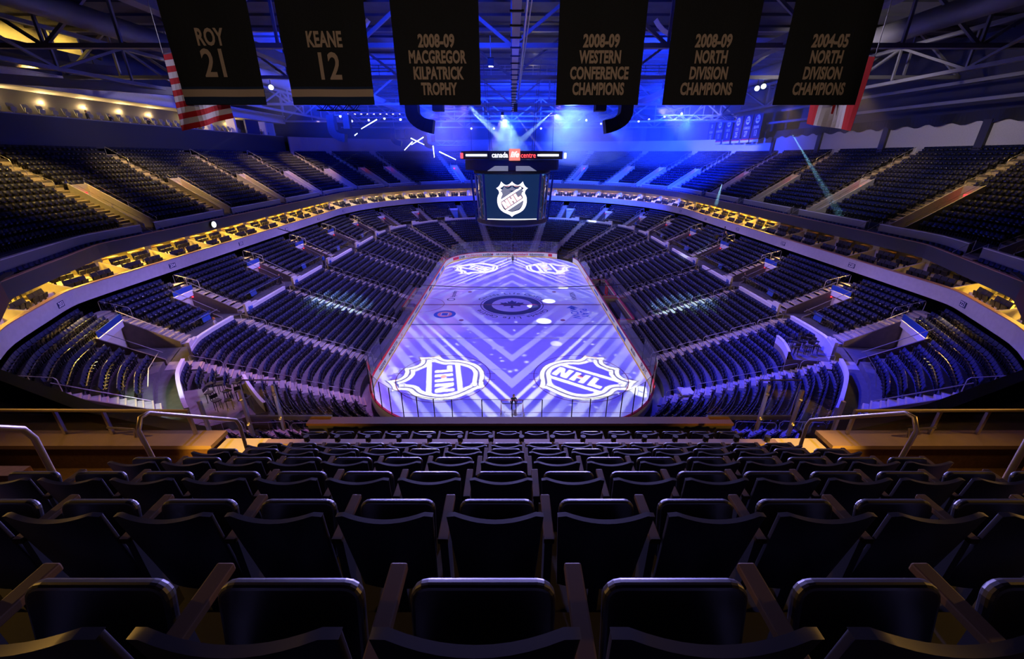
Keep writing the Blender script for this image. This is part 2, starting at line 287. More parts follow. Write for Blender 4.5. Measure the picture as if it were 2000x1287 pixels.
for s in (-1, 1):
    line('blue_line', M['blueline'], -RX, RX, s * 7.62 - 0.15, s * 7.62 + 0.15); line('goal_line', M['redline'], -11.9, 11.9, s * 27.13 - 0.025, s * 27.13 + 0.025)
    for t in (-1, 1):
        filled('faceoff_dot', [disc(0.33, 20, t * 6.706, s * 6.096)], M['redline'], flat(0.004), ice, 0.001); filled('faceoff_dot', [disc(0.3, 20, t * 6.706, s * 21.03)], M['inkpink'], flat(0.005), ice, 0.001)
        filled('faceoff_circle', [disc(4.60, 64, t * 6.706, s * 21.03), disc(4.53, 64, t * 6.706, s * 21.03)], M['redline'], flat(0.004), ice, 0.001)
        for q in (-1, 1):
            line('hash_mark', M['redline'], t * 6.706 + q * 4.6 - 0.45, t * 6.706 + q * 4.6 + 0.45, s * 21.03 + 0.55, s * 21.03 + 0.61); line('hash_mark', M['redline'], t * 6.706 + q * 4.6 - 0.45, t * 6.706 + q * 4.6 + 0.45, s * 21.03 - 0.61, s * 21.03 - 0.55)
filled('referee_crease', [[(-RX + 3.08 * math.cos(t), 3.08 * math.sin(t)) for t in np.linspace(-1.57, 1.57, 30)] + [(-RX + 3.0 * math.cos(t), 3.0 * math.sin(t)) for t in np.linspace(1.57, -1.57, 30)]], M['redline'], flat(0.004), ice, 0.001)
filled('centre_circle', [disc(4.60), disc(4.48), disc(4.2), disc(2.95)], M['navy'], flat(0.005), ice, 0.001)
_lf = [(0, 1.0), (0.17, 0.62), (0.36, 0.74), (0.30, 0.30), (0.55, 0.52), (0.62, 0.40), (0.95, 0.46), (0.84, 0.22), (1.0, 0.12), (0.62, -0.18), (0.68, -0.34), (0.10, -0.26), (0.06, -0.75)]
LEAF = _lf + [(-x, y) for x, y in _lf[-1:0:-1]]
filled('maple_leaf_emblem', [[(x * 1.85, y * 1.95 + 0.0) for x, y in LEAF]], M['navy'], flat(0.006), ice, 0.001)
filled('jet_emblem', [[(-0.1, 1.9), (0.16, 1.2), (0.2, 0.5), (0.8, -0.2), (0.8, -0.5), (0.2, -0.25), (0.12, -1.0), (0.45, -1.35), (0.1, -1.25), (0, -1.5), (-0.1, -1.25), (-0.45, -1.35), (-0.12, -1.0), (-0.2, -0.25), (-0.8, -0.5), (-0.8, -0.2), (-0.2, 0.5)]], M['navy'], flat(0.009), ice, 0.001)
def merged_text(name, items, m, parent):      # items: (string, size, width, loc, angle)
    b = MB()
    for body, size, wd, (x, y), ang, z in items:
        me = text_mesh(body, size, wd, 0.012, 0.001); c, s_ = math.cos(ang), math.sin(ang)
        b.add([(x + v.co.x * c - v.co.y * s_, y + v.co.x * s_ + v.co.y * c, z + v.co.z) for v in me.vertices], [tuple(p.vertices) for p in me.polygons])
    return b.build(name, m, parent)
arc = []
for base in (0, math.pi):
    st = 'Canada Life Centre'
    for i, ch in enumerate(st):
        if ch == ' ': continue
        t = base + math.radians(152 - 124 * i / (len(st) - 1)); arc.append((ch, 1.12, 1.05, (5.25 * math.cos(t), 5.25 * math.sin(t)), t - math.pi / 2, 0.005))
merged_text('arc_lettering', arc, M['inkb'], ice)
merged_text('ice_advert_lettering', [('PLAY', 1.5, 1.0, (9.95, -3.4), -math.pi / 2, 0.005), ('NOW', 1.5, 1.0, (8.6, -3.6), -math.pi / 2, 0.005)], M['inkblue'], ice)
filled('ice_advert_arrow', [[(8.6, -0.4), (9.5, -1.5), (8.9, -1.4), (8.9, -2.0), (8.3, -2.0), (8.3, -1.4), (7.7, -1.5)]], M['inkblue'], flat(0.005), ice, 0.001)
merged_text('ice_advert_lettering', [('NISSAN', 1.1, 1.0, (9.4, 4.0), -math.pi / 2, 0.005)], M['inkb'], ice)
merged_text('ice_advert_lettering', [('bpomky', 1.1, 0.9, (-9.1, 5.1), math.pi / 2, 0.005)], M['navy'], ice)
filled('ice_advert_ring', [disc(0.62, 24, -9.2, 2.4), disc(0.45, 24, -9.2, 2.4)], M['navy'], flat(0.005), ice, 0.001)
filled('ice_advert_roundel', [disc(1.5, 40, -9.2, -3.9)], M['inkblue'], flat(0.004), ice, 0.001)
filled('ice_advert_roundel', [disc(1.0, 40, -9.2, -3.9)], M['inkpink'], flat(0.007), ice, 0.001)
filled('ice_advert_box', [[(-9.75, -4.5), (-8.65, -4.5), (-8.65, -3.3), (-9.75, -3.3)], [(-9.6, -4.35), (-8.8, -4.35), (-8.8, -3.45), (-9.6, -3.45)]], M['white'], flat(0.010), ice, 0.001)
filled('ice_advert_box', [[(-9.6, -4.35), (-8.8, -4.35), (-8.8, -3.45), (-9.6, -3.45)]], M['inkblue'], flat(0.010), ice, 0.001)
# the coloured slide of each projector: a film whose colour is computed per point of the ice it covers
def slide_colour(X, Y):
    yy = -np.abs(Y); ax = np.abs(X); q = yy - 1.65 * ax
    sm = lambda a, b, t: np.clip((t - a) / (b - a), 0, 1) ** 2 * (3 - 2 * np.clip((t - a) / (b - a), 0, 1))
    left = np.array([0.22, 0.115, 0.78]); right = np.array([0.12, 0.11, 0.84]); core = np.array([0.022, 0.018, 0.66]); lite = np.array([0.24, 0.24, 0.88]); wht = np.array([0.62, 0.64, 1.0])
    k = sm(-4, 4, X)[..., None]; C = left * (1 - k) + right * k
    endz = sm(9, 13, -yy); wblue = (1 - sm(3.5 + 5 * endz, 9 + 5 * endz, ax))
    C = C * (1 - wblue[..., None]) + core * wblue[..., None]
    def mixin(mask, col, a):
        nonlocal C
        m = (mask * a)[..., None]; C = C * (1 - m) + col * m
    bandm = lambda c, h, s: sm(c - h - s, c - h, q) * (1 - sm(c + h, c + h + s, q))
    r2 = np.random.default_rng(3)
    fade = sm(1.5, 5.5, -yy + 0.0)
    for c, h, a in [(-12.0, 0.75, 0.75), (-17.1, 0.75, 0.7), (-22.3, 0.85, 0.75)]: mixin(bandm(c, h, 0.12), lite, a * (0.35 + 0.65 * fade))
    for c, h in [(-9.8, 0.15), (-13.1, 0.12), (-18.2, 0.12), (-23.5, 0.12)]: mixin(bandm(c, h, 0.1), core * 0.7, 0.5 * fade)
    c = -25.0
    while c > -56:
        h = r2.uniform(0.1, 0.75); s = r2.uniform(0.25, 0.8); a = r2.uniform(0.35, 0.95); c -= h + s
        along = 0.45 + 0.55 * np.clip(np.sin(ax * r2.uniform(0.12, 0.35) + r2.uniform(0, 6)) + 0.5, 0, 1)
        mixin(bandm(c, h, s) * along, wht, a * fade); c -= h + s + r2.uniform(0.3, 1.5)
    rim = sm(24.5, 30.5, -yy); mixin(rim, wht, 0.40 if Y.mean() < 0 else 0.22)
    for i in range(420):                       # confetti glints
        x0, y0 = r2.uniform(-12.5, 12.5), r2.uniform(-29, 29)
        if (y0 > 0) != (Y.mean() > 0): continue
        d = ((X - x0) / r2.uniform(0.10, 0.26)) ** 2 + ((Y - y0) / r2.uniform(0.08, 0.22)) ** 2; mixin(np.exp(-d), wht, r2.uniform(0.5, 1.0))
    rot = 1 if Y.mean() < 0 else -1
    for sx in (1, -1):                         # the two shields of this half
        Xr, Yr = X * rot, Y * rot; up = np.array([0.92 * sx, 0.392]); ri = np.array([up[1], -up[0]]); dx, dy = Xr - 6.75 * sx, Yr + 21.2
        U = (dx * ri[0] + dy * ri[1]) / 8.85; V = (dx * up[0] + dy * up[1]) / 8.85
        O = off(SHIELD, -0.012); mixin(pip(O, U, V), np.array([0.02, 0.02, 0.18]), 1); mixin(pip(SHIELD, U, V), np.array([1, 1, 1]), 1)
        mixin(pip(off(SHIELD, 0.045), U, V), np.array([0.04, 0.05, 0.30]), 1); mixin(pip(off(SHIELD, 0.066), U, V), np.array([1, 1, 1]), 1)
        I = pip(off(SHIELD, 0.112), U, V); mixin(I, np.array([0.035, 0.035, 0.72]), 1)
        for P in BAND: mixin(pip(P, U, V) & I, np.array([1, 1, 1]), 1)
        for P in GLYPH: mixin(pip(P, U, V) & I, np.array([1, 1, 1]), 1)
    # rounded corners of the ice: nothing beyond them
    qx = np.maximum(ax - (RX - RR), 0); qy = np.maximum(-yy - (RY - RR), 0)
    rim = np.maximum(np.hypot(qx, qy) - RR, np.maximum(ax - RX, -yy - RY)); C[rim > 0.02] = (0.42, 0.42, 0.62); C[rim > 0.60] = 0
    return np.clip(C, 0, 1)
sm_ = bpy.data.materials.new('projector_slide_film'); sm_.use_nodes = True; nt = sm_.node_tree; nt.nodes.remove(nt.nodes['Principled BSDF'])
at = nt.nodes.new('ShaderNodeAttribute'); at.attribute_name = 'film'; tr = nt.nodes.new('ShaderNodeBsdfTransparent')
nt.links.new(at.outputs['Color'], tr.inputs['Color']); nt.links.new(tr.outputs[0], nt.nodes['Material Output'].inputs['Surface'])
for i, (px, py, pz) in enumerate(PROJ):
    sg = -1 if py < 0 else 1; gap = 0.30; k = gap / pz
    xs = np.linspace(-14.5, 14.5, 360); ys = np.linspace(-sg * 2.5, sg * 33.0, 430); X, Y = np.meshgrid(xs, ys)
    Cc = slide_colour(X, Y); rr_ = np.clip((sg * Y + 2.2) / 4.4, 0, 1); Cc = Cc * (rr_ * rr_ * (3 - 2 * rr_))[..., None]; n = len(xs); m = len(ys)
    co = np.stack([(X - px) * k, (Y - py) * k, np.full(X.shape, -gap)], -1).reshape(-1, 3)
    idx = (np.arange(m - 1)[:, None] * n + np.arange(n - 1)[None]).ravel(); fc = np.stack([idx, idx + 1, idx + n + 1, idx + n], 1)
    me = bpy.data.meshes.new('slide'); me.vertices.add(len(co)); me.vertices.foreach_set('co', co.ravel().astype(np.float32)); me.loops.add(fc.size); me.loops.foreach_set('vertex_index', fc.ravel().astype(np.int32))
    me.polygons.add(len(fc)); me.polygons.foreach_set('loop_start', (np.arange(len(fc)) * 4).astype(np.int32)); me.update()
    a = me.attributes.new('film', 'FLOAT_COLOR', 'POINT'); a.data.foreach_set('color', np.concatenate([Cc.reshape(-1, 3), np.ones((n * m, 1))], 1).ravel().astype(np.float32)); me.materials.append(sm_)
    t = empty('projector', (px, py, pz), (0, 0, 0), 'black ice projector hung under the roof over the ' + ('near' if i == 0 else 'far') + ' end', 'projector')
    o = bpy.data.objects.new('slide', me); COL.objects.link(o); o.parent = t
    y0, y1 = sorted(((-sg * 2.5 - py) * k, (sg * 33 - py) * k)); y0 -= 0.03; y1 += 0.03; x0, x1 = (-14.5 - px) * k - 0.03, (14.5 - px) * k + 0.03; xm = (x0 + x1) / 2; h = MB()
    for c, s_ in [((xm, (y0 + y1) / 2, 0.2), (x1 - x0 + 0.08, y1 - y0 + 0.08, 0.04)), ((x0 - 0.02, (y0 + y1) / 2, -0.05), (0.04, y1 - y0 + 0.08, 0.54)), ((x1 + 0.02, (y0 + y1) / 2, -0.05), (0.04, y1 - y0 + 0.08, 0.54)), ((xm, y0 - 0.02, -0.05), (x1 - x0, 0.04, 0.54)), ((xm, y1 + 0.02, -0.05), (x1 - x0, 0.04, 0.54))]: h.box(c, s_)
    for c, s_ in [((x0 + 0.014, (y0 + y1) / 2, -gap), (0.03, y1 - y0, 0.004)), ((x1 - 0.014, (y0 + y1) / 2, -gap), (0.03, y1 - y0, 0.004)), ((xm, y0 + 0.014, -gap), (x1 - x0, 0.03, 0.004)), ((xm, y1 - 0.014, -gap), (x1 - x0, 0.03, 0.004))]: h.box(c, s_)
    h.build('housing', M['black'], t); MB().cyl((0, 0, 0.2), (0, 0, 1.6), 0.03).build('bracket', M['grey'], t)
# ---------------------------------------------------------------- boards and glass
boards = empty('rink_boards', (0, 0, 0), label='white dasher boards with red cap rail and glass around the ice', cat='rink boards')
loop = rp + [rp[0]]
GATE = lambda P: 9.6 < P[0] < 12.6 and P[1] > 25.2          # the open gate in the far right corner
segs = []; cur = []
for P, N in rink_path(0.0, 20) + [rink_path(0.0, 20)[0]]:
    if GATE(P):
        if cur: cur.append((P, N)); segs.append(cur)
        cur = []
    else: cur.append((P, N))
segs.append(cur)
b1, b2, b3 = MB(), MB(), MB()
for sgm in segs:
    b1.sweep(sgm, [(0.0, 0.0), (0.12, 0.0), (0.12, 1.05), (0.0, 1.05)]); b2.sweep(sgm, [(-0.02, 0.0), (0.0, 0.0), (0.0, 0.2), (-0.02, 0.2)]); b3.sweep(sgm, [(-0.03, 1.05), (0.16, 1.05), (0.16, 1.11), (-0.03, 1.11)])
b1.build('board_panel', M['white'], boards); b2.build('kick_plate', M['yellow'], boards); b3.build('cap_rail', M['red'], boards)
gate = MB().box((12.55, 26.9, 0.53), (0.12, 1.9, 1.05), Matrix.Rotation(-0.15, 3, 'Z')).build('gate', M['bluesign'], boards)
def gh(P): return 2.75 if abs(P[1]) < 19.3 else 3.5
g = MB(); stanch = []
acc = 0; prev = None
path = rink_path(0.06, 10)
for i, (P, N) in enumerate(path):
    Q, N2 = path[(i + 1) % len(path)]
    right_bench = P[0] > 12.5 and -9.5 < (P[1] + Q[1]) / 2 < 9.5
    if GATE(P) or GATE(Q) or right_bench: continue
    h = min(gh(P), gh(Q)); g.add([(P[0], P[1], 1.11), (Q[0], Q[1], 1.11), (Q[0], Q[1], h), (P[0], P[1], h)], [(0, 1, 2, 3)])
    if abs(P[1]) > 19: stanch.append((P, N, h))
runs = {}
for q in range(len(g.f)):                        # one pane run per unbroken stretch
    V4 = g.v[4 * q:4 * q + 4]; key = next((k for k, r in runs.items() if r.v[-3][:2] == V4[0][:2] or r.v[0][:2] == V4[1][:2]), None)
    if key is None: key = len(runs); runs[key] = MB()
    runs[key].add(V4, [(0, 1, 2, 3)])
for r in runs.values(): r.build('glass', M['rinkglass'], boards)
MB().tube([(P[0], P[1], gh(P)) for P, N in path if P[1] < -19.5], 0.02, 4).build('glass_top_edge', M['grey'], boards)
for P, N, h in stanch: MB().box((P[0] + N[0] * 0.03, P[1] + N[1] * 0.03, (1.11 + h) / 2), (0.06, 0.06, h - 1.11)).build('glass_post', M['grey'] if P[1] > 0 else M['black'], boards)
def board_text(body, ang_or_y, side, m, size=0.5, w=1.0, bold=0.01, dz=0.6):
    if side in ('L', 'R'):
        s = -1 if side == 'L' else 1; text('advert_lettering', body, m, (s * (RX - 0.012), ang_or_y, dz), (0, -s, 0), (0, 0, 1), size, w, bold, 0.002, parent=boards)
    else:
        x = ang_or_y; s = 1 if side == 'F' else -1
        if abs(x) <= RX - RR: p = (x, s * RY); N = (0, s)
        else:
            t = math.acos(min(1, (abs(x) - (RX - RR)) / RR)); N = (math.copysign(math.cos(t), x), s * math.sin(t)); p = (math.copysign(RX - RR, x) + RR * N[0], s * (RY - RR) + RR * N[1])
        k_ = 0.02 if abs(x) < 3 else 0.20; text('advert_lettering', body, m, (p[0] - N[0] * k_, p[1] - N[1] * k_, dz), (N[1], -N[0], 0), (0, 0, 1), size, w, bold, 0.002, parent=boards)
for a in [('AIR CANADA', -1.9, M['inkb'], 0.5), ('Scotiabank', 1.9, M['inkred'], 0.72), ('ticketmaster', 5.3, M['inkb'], 0.62), ('audible', -5.2, M['inkb'], 0.75), ('Hortons', -7.6, M['inkred'], 0.7), ('Tim', -9.3, M['inkred'], 0.7), ('AIM', -10.4, M['inkb'], 0.6)]:
    board_text(a[0], a[1], 'F', a[2], a[3], 1.0, 0.012)
for body, y, sd, m, sz in [('NISSAN', -19.9, 'L', M['inkb'], 0.62), ('MONDETTA', -15.9, 'L', M['inkb'], 0.62), ('SIC', -12.2, 'L', M['inkpink'], 0.6), ('PLAY', -20.6, 'R', M['inkb'], 0.8), ('Mobilis', -16.9, 'R', M['inkb'], 0.6)]: board_text(body, y, sd, m, sz)
board_text('MONDETTA', 6.0, 'N', M['inkb'], 0.6)
ad = lambda s, y0, y1, z0, z1, m: MB().box((s * (RX - 0.008), (y0 + y1) / 2, (z0 + z1) / 2), (0.02, y1 - y0, z1 - z0)).build('advert_panel', m, boards)
ad(1, -13.6, -9.6, 0.28, 0.72, M['inkblue']); ad(-1, -8.9, -5.9, 0.52, 0.68, M['inkblue']); ad(-1, -4.9, -2.0, 0.5, 0.7, M['inkblue']); ad(-1, 1.0, 3.0, 0.45, 0.75, M['inkblue']); ad(-1, 5.0, 7.0, 0.4, 0.78, M['navy']); ad(-1, 11, 15, 0.3, 0.85, M['inkblue']); ad(-1, 17, 20, 0.3, 0.85, M['inkblue'])
ad(1, 2.5, 5.5, 0.45, 0.75, M['inkblue']); ad(1, -4.0, -1.0, 0.45, 0.7, M['navy']); ad(1, -8.2, -5.5, 0.5, 0.7, M['inkblue']); ad(1, 10.5, 12.5, 0.3, 0.85, M['inkpink'])
def curved_panel(x0, x1, m):
    V = []
    for x in np.linspace(x0, x1, 5):
        t = math.acos((abs(x) - (RX - RR)) / RR) if abs(x) > RX - RR else math.pi / 2; c = math.cos(t) if abs(x) > RX - RR else 0
        p = ((math.copysign(RX - RR + (RR - 0.015) * c, x)) if abs(x) > RX - RR else x, (RY - RR) + (RR - 0.015) * math.sin(t)); V.append([(p[0], p[1], 0.3), (p[0], p[1], 0.88)])
    MB().grid(V).build('advert_panel', m, boards)
curved_panel(-12.0, -11.0, M['inkred']); curved_panel(7.7, 8.5, M['inkred']); curved_panel(-10.9, -10.75, M['inkblue'])
filled('maple_leaf_emblem', [[(x * 0.3, y * 0.3) for x, y in LEAF]], M['inkred'], lambda u, v, d: (-4.25 + u, RY - 0.02 - d, 0.58 + v), boards, 0.002)
# ---------------------------------------------------------------- goals
def goal(name_loc, s, label):
    t = empty('hockey_goal', (0, s * 27.13, 0), (0, 0, 0 if s < 0 else math.pi), label, 'goal')
    # local frame: the mouth faces +y
    MB().tube([(-0.915, 0, 0), (-0.915, 0, 1.22), (0.915, 0, 1.22), (0.915, 0, 0)], 0.035, 8).build('goal_frame', M['red'], t)
    MB().tube([(-0.915, 0, 1.22), (-0.8, -0.45, 1.2), (0.8, -0.45, 1.2), (0.915, 0, 1.22)], 0.028, 6).build('top_frame', M['black'], t)
    MB().tube([(-0.915, 0, 0.05), (-1.0, -0.5, 0.05), (-0.75, -1.0, 0.05), (0, -1.1, 0.05), (0.75, -1.0, 0.05), (1.0, -0.5, 0.05), (0.915, 0, 0.05)], 0.06, 6).build('base_frame', M['cloth_w'], t)
    MB().tube([(0, -0.45, 1.2), (0.02, -0.8, 0.6), (0, -1.1, 0.05)], 0.02, 5).build('centre_strut', M['black'], t)
    n = MB(); top = [(-0.8, -0.45, 1.2), (-0.4, -0.45, 1.2), (0, -0.45, 1.2), (0.4, -0.45, 1.2), (0.8, -0.45, 1.2)]
    for k in range(17):
        u = k / 16 * 2 - 1; a = (0.8 * u, -0.45, 1.2); b = (0.95 * math.sin(u * 1.2) / math.sin(1.2), -1.1 + 0.25 * u * u, 0.05); n.bar(a, b, 0.012)
    for j in range(1, 10):
        q = j / 10; n.tube([(0.8 * u * (1 - q) + q * 0.95 * math.sin(u * 1.2) / math.sin(1.2), -0.45 * (1 - q) + q * (-1.1 + 0.25 * u * u), 1.2 * (1 - q) + 0.05 * q) for u in np.linspace(-1, 1, 9)], 0.006, 3)
    for sx in (-1, 1):
        for k in range(1, 9): n.bar((sx * (0.915 - 0.0 * k), -0.05 * k, 1.21), (sx * 0.97, -0.11 * k, 0.05), 0.010)
    n.build('net', M['net'], t)
goal('near', -1, 'hockey goal with white net at the near end of the ice'); goal('far', 1, 'hockey goal at the far end of the ice under the scoreboard')
# ---------------------------------------------------------------- bowl plan
def arc_in(deg, s): t = math.radians(deg); return ((RX - RR) + 9.53 * math.cos(t), s * ((RY - RR) + 9.53 * math.sin(t)))
LK = [(-64, (0, -31.48), (0, -49.5)), (-58, (2.4, -31.48), (9, -48.5)), (-52, 90, (17, -45.5)), (-44, 62, (25, -40.5)), (-36, 38, (31.3, -33)), (-28, 14, (34.9, -25.4)), (-22, 0, (35, -22)),
      (22, 0, (35, 22)), (29, 12, (35.2, 29)), (37, 28, (33.6, 37.5)), (44, 44, (30.6, 44.3)), (52, 60, (25.5, 51)), (60, 76, (18.5, 56.3)), (68, 90, (9.5, 59.6)), (76, (0, 31.48), (0, 60.3))]
UK = [(-34, (31.4, -31.8), (52, -36)), (-20, (36.5, -20), (52, -20)), (38, (36.6, 38), (52, 40)), (46, (33.2, 45.5), (50, 51)), (54, (26.5, 53.5), (43, 62)), (62, (18, 58.5), (31, 71)), (70, (9, 61.5), (15.5, 77)), (78, (0, 62.3), (0, 78.5))]
def dense(keys, lower):
    us = np.arange(keys[0][0], keys[-1][0] + 0.01, 0.25); I = []; O = []
    for u in us:
        j = max(0, min(len(keys) - 2, next((k for k in range(len(keys) - 1) if keys[k + 1][0] >= u), 0))); a, b = keys[j], keys[j + 1]; f = (u - a[0]) / (b[0] - a[0])
        s = -1 if u < 0 else 1
        if isinstance(a[1], tuple) or isinstance(b[1], tuple):
            p = a[1] if isinstance(a[1], tuple) else arc_in(a[1], s); q = b[1] if isinstance(b[1], tuple) else arc_in(b[1], s); I.append((p[0] + (q[0] - p[0]) * f, p[1] + (q[1] - p[1]) * f))
        elif a[1] == 0 and b[1] == 0: I.append((13.95, -21.95 + 43.9 * f))
        else: I.append(arc_in(a[1] + (b[1] - a[1]) * f, s))
        O.append((a[2][0] + (b[2][0] - a[2][0]) * f, a[2][1] + (b[2][1] - a[2][1]) * f))
    O = np.array(O); I = np.array(I)
    def smooth(A):
        B = A.copy()
        for _ in range(26): B[1:-1] = 0.25 * B[:-2] + 0.5 * B[1:-1] + 0.25 * B[2:]
        return B
    return us, (I if lower else smooth(I)), smooth(O)
LU, LI, LO = dense(LK, True); UU, UI, UO = dense(UK, False)
def lxy(u, t, sx): 
    i = np.interp(u, LU, LI[:, 0]), np.interp(u, LU, LI[:, 1]); o = np.interp(u, LU, LO[:, 0]), np.interp(u, LU, LO[:, 1]); return sx * (i[0] + (o[0] - i[0]) * t), i[1] + (o[1] - i[1]) * t
def uxy(u, t, sx):
    i = np.interp(u, UU, UI[:, 0]), np.interp(u, UU, UI[:, 1]); o = np.interp(u, UU, UO[:, 0]), np.interp(u, UU, UO[:, 1]); return sx * (i[0] + (o[0] - i[0]) * t), i[1] + (o[1] - i[1]) * t
def uz(u): return float(np.interp(u, [38, 78], [0, 0.64]))
LD, UD = 21.05, 15.5                                 # depth of each bank on the long sides
# rows: (t0, t1, z of the tread)
LOWROWS = [((0.0 + 0.83 * k) / LD, (0.83 * (k + 1)) / LD, 0.6 + 0.3 * k) for k in range(15)]
WALK = (12.45 / LD, 14.2 / LD, 5.0)
UPBROWS = [((14.2 + 0.85 * k) / LD, (14.2 + 0.85 * (k + 1)) / LD, 5.5 + 0.33 * k) for k in range(8)]
TOPROWS = [((2.7 + 0.853 * k) / UD, (2.7 + 0.853 * (k + 1)) / UD, 13.25 + 0.49 * k) for k in range(15)]
LEDGE = (0.12 / UD, 1.2 / UD, 11.95); CROSS = (1.2 / UD, 2.7 / UD, 12.75)
AIS_LOW = [-44.5, -32, -19, -9.5, 0.5, 12, 23.5, 33, 43, 55, 67.5]
AIS_UPB = [-40, -26, -16, -4.3, 7.6, 19.2, 31.7, 42, 53, 63.5]
AIS_TOP = {-1: [-13, -0.2, 14, 28.6, 42.5, 50, 57, 66.5], 1: [-25, -12.5, 0.2, 14, 28.2, 42.3, 50, 58, 66, 73.5]}
VOM_TOP = {-1: [(a, 1) for a in (-13, -0.2, 14, 28.6, 42.5, 50)] + [(57, -1), (66.5, 1)], 1: [(-25, -1), (-12.5, -1), (0.2, -1), (14, -1), (28.2, -1), (42.3, 1), (50, 1), (58, -1), (66, -1)]}
def us_of(fn, sx, t, u, ds, span=(-70, 84)):           # u reached after moving ds metres along the row
    a = fn(u, t, sx); b = fn(u + 0.1, t, sx); r = math.hypot(b[0] - a[0], b[1] - a[1]) / 0.1; return u + ds / max(r, 0.05)
def bank_mesh(mb, fn, sx, rows, z_base, spans, zf=lambda u: 0.0):   # stepped treads and risers over the u spans
    for u0, u1 in spans:
        n = max(2, int(abs(u1 - u0) / 1.0) + 1); us = np.linspace(u0, u1, n); R = []
        for u in us:
            zo = zf(u); p = []; zz = z_base
            for t0, t1, z in rows:
                a = fn(u, t0, sx); b = fn(u, t1, sx); p += [(a[0], a[1], zz + zo), (a[0], a[1], z + zo), (b[0], b[1], z + zo)]; zz = z
            R.append(p)
        mb.grid(R)
        for R0 in (R[0], R[-1]): mb.add(R0 + [(R0[-1][0], R0[-1][1], z_base - 0.5), (R0[0][0], R0[0][1], z_base - 0.5)], [tuple(range(len(R0) + 2))])
def spans_without(u0, u1, holes):
    out = []; a = u0
    for h0, h1 in sorted(holes):
        if h0 > a: out.append((a, min(h0, u1)))
        a = max(a, h1)
    if a < u1: out.append((a, u1))
    return out
PLAT = {-1: (-43.4, -37.0, 10), 1: (-31.0, -25.5, 11)}    # u range and first row of the flat corner platforms
seats = []                                            # (x, y, z, yaw, place, row, number)
def fill_row(fn, sx, row, u0, u1, holes, place, rk, zf=lambda u: 0.0, pitch=0.555, back=0.30):
    t0, t1, z = row; us = np.arange(u0, u1 + 0.01, 0.1)
    a0 = fn((u0 + u1) / 2, t0, sx); a1 = fn((u0 + u1) / 2, t1, sx); dep = math.hypot(a1[0] - a0[0], a1[1] - a0[1]); tt = t1 - (t1 - t0) * back / dep
    X, Y = fn(us, tt, sx); L = np.concatenate([[0], np.cumsum(np.hypot(np.diff(X), np.diff(Y)))])
    for a, b in spans_without(u0, u1, holes):
        la, lb = np.interp(a, us, L), np.interp(b, us, L); n = int((lb - la - 0.06) / pitch)
        if n < 1: continue
        st = (la + lb) / 2 - n * pitch / 2
        for k in range(n):
            l = st + (k + 0.5) * pitch; x, y = np.interp(l, L, X), np.interp(l, L, Y); x2, y2 = np.interp(l + 0.2, L, X), np.interp(l + 0.2, L, Y); x1, y1 = np.interp(l - 0.2, L, X), np.interp(l - 0.2, L, Y)
            tx, ty = x2 - x1, y2 - y1; nx, ny = -ty, tx
            i = fn(np.interp(l, L, us), 0.0, sx)
            if nx * (i[0] - x) + ny * (i[1] - y) < 0: nx, ny = -nx, -ny
            seats.append((float(x), float(y), z + zf(float(np.interp(l, L, us))), math.atan2(ny, nx) - math.pi / 2, place, rk, k))
handrails = []
HW = 0.70
stairs_n = 0
def stair(fn, sx, rows, u, name, zf=lambda u: 0.0, z_from=None):
    m = MB(); e = MB(); zo = zf(u); zp = rows[0][2] - (rows[1][2] - rows[0][2]) if z_from is None else z_from
    for t0, t1, z in rows:
        ua, ub = us_of(fn, sx, t0, u, -HW), us_of(fn, sx, t0, u, HW); tm = t0 - (t1 - t0) * 0.42
        for (s0, s1, z0, z1) in [(t0, t1, z - 0.12, z + 0.012), (tm, t0, zp, (z + zp) / 2)]:
            P = [fn(ua, s0, sx), fn(ub, s0, sx), fn(ub, s1, sx), fn(ua, s1, sx)]; m.hexa([(p[0], p[1], z0 + zo) for p in P] + [(p[0], p[1], z1 + zo) for p in P])
            s2 = s0 + (t1 - t0) * 0.11; P = [fn(ua, s0, sx), fn(ub, s0, sx), fn(ub, s2, sx), fn(ua, s2, sx)]; e.hexa([(p[0], p[1], z1 - 0.03 + zo) for p in P] + [(p[0], p[1], z1 + 0.006 + zo) for p in P])
        zp = z
    o = m.build('aisle_stairs', M['stair']); struct(o); e.build('step_nosing', M['stair_edge'], o); return o
def rail_from(fn, sx, u, ta, za, tb, zb, h=0.92, zf=lambda u: 0.0, side=0.0, posts=2):
    zo = zf(u); us_ = us_of(fn, sx, (ta + tb) / 2, u, side); a = fn(us_, ta, sx); b = fn(us_, tb, sx); A = Vector((a[0], a[1], za + zo)); B = Vector((b[0], b[1], zb + zo)); up = Vector((0, 0, h)); d = (B - A); d1 = d.normalized() * 0.12
    pts = [A, A + up * 0.86, A + up + d1, B + up - d1, B + up * 0.86, B]
    m = MB().tube(pts, 0.024, 6)
    for k in range(1, posts): q = A + d * (k / posts); m.tube([q, q + up], 0.018, 5)
    return m
def row_z(rows, t):
    for t0, t1, z in rows:
        if t0 <= t < t1: return z
    return rows[-1][2]
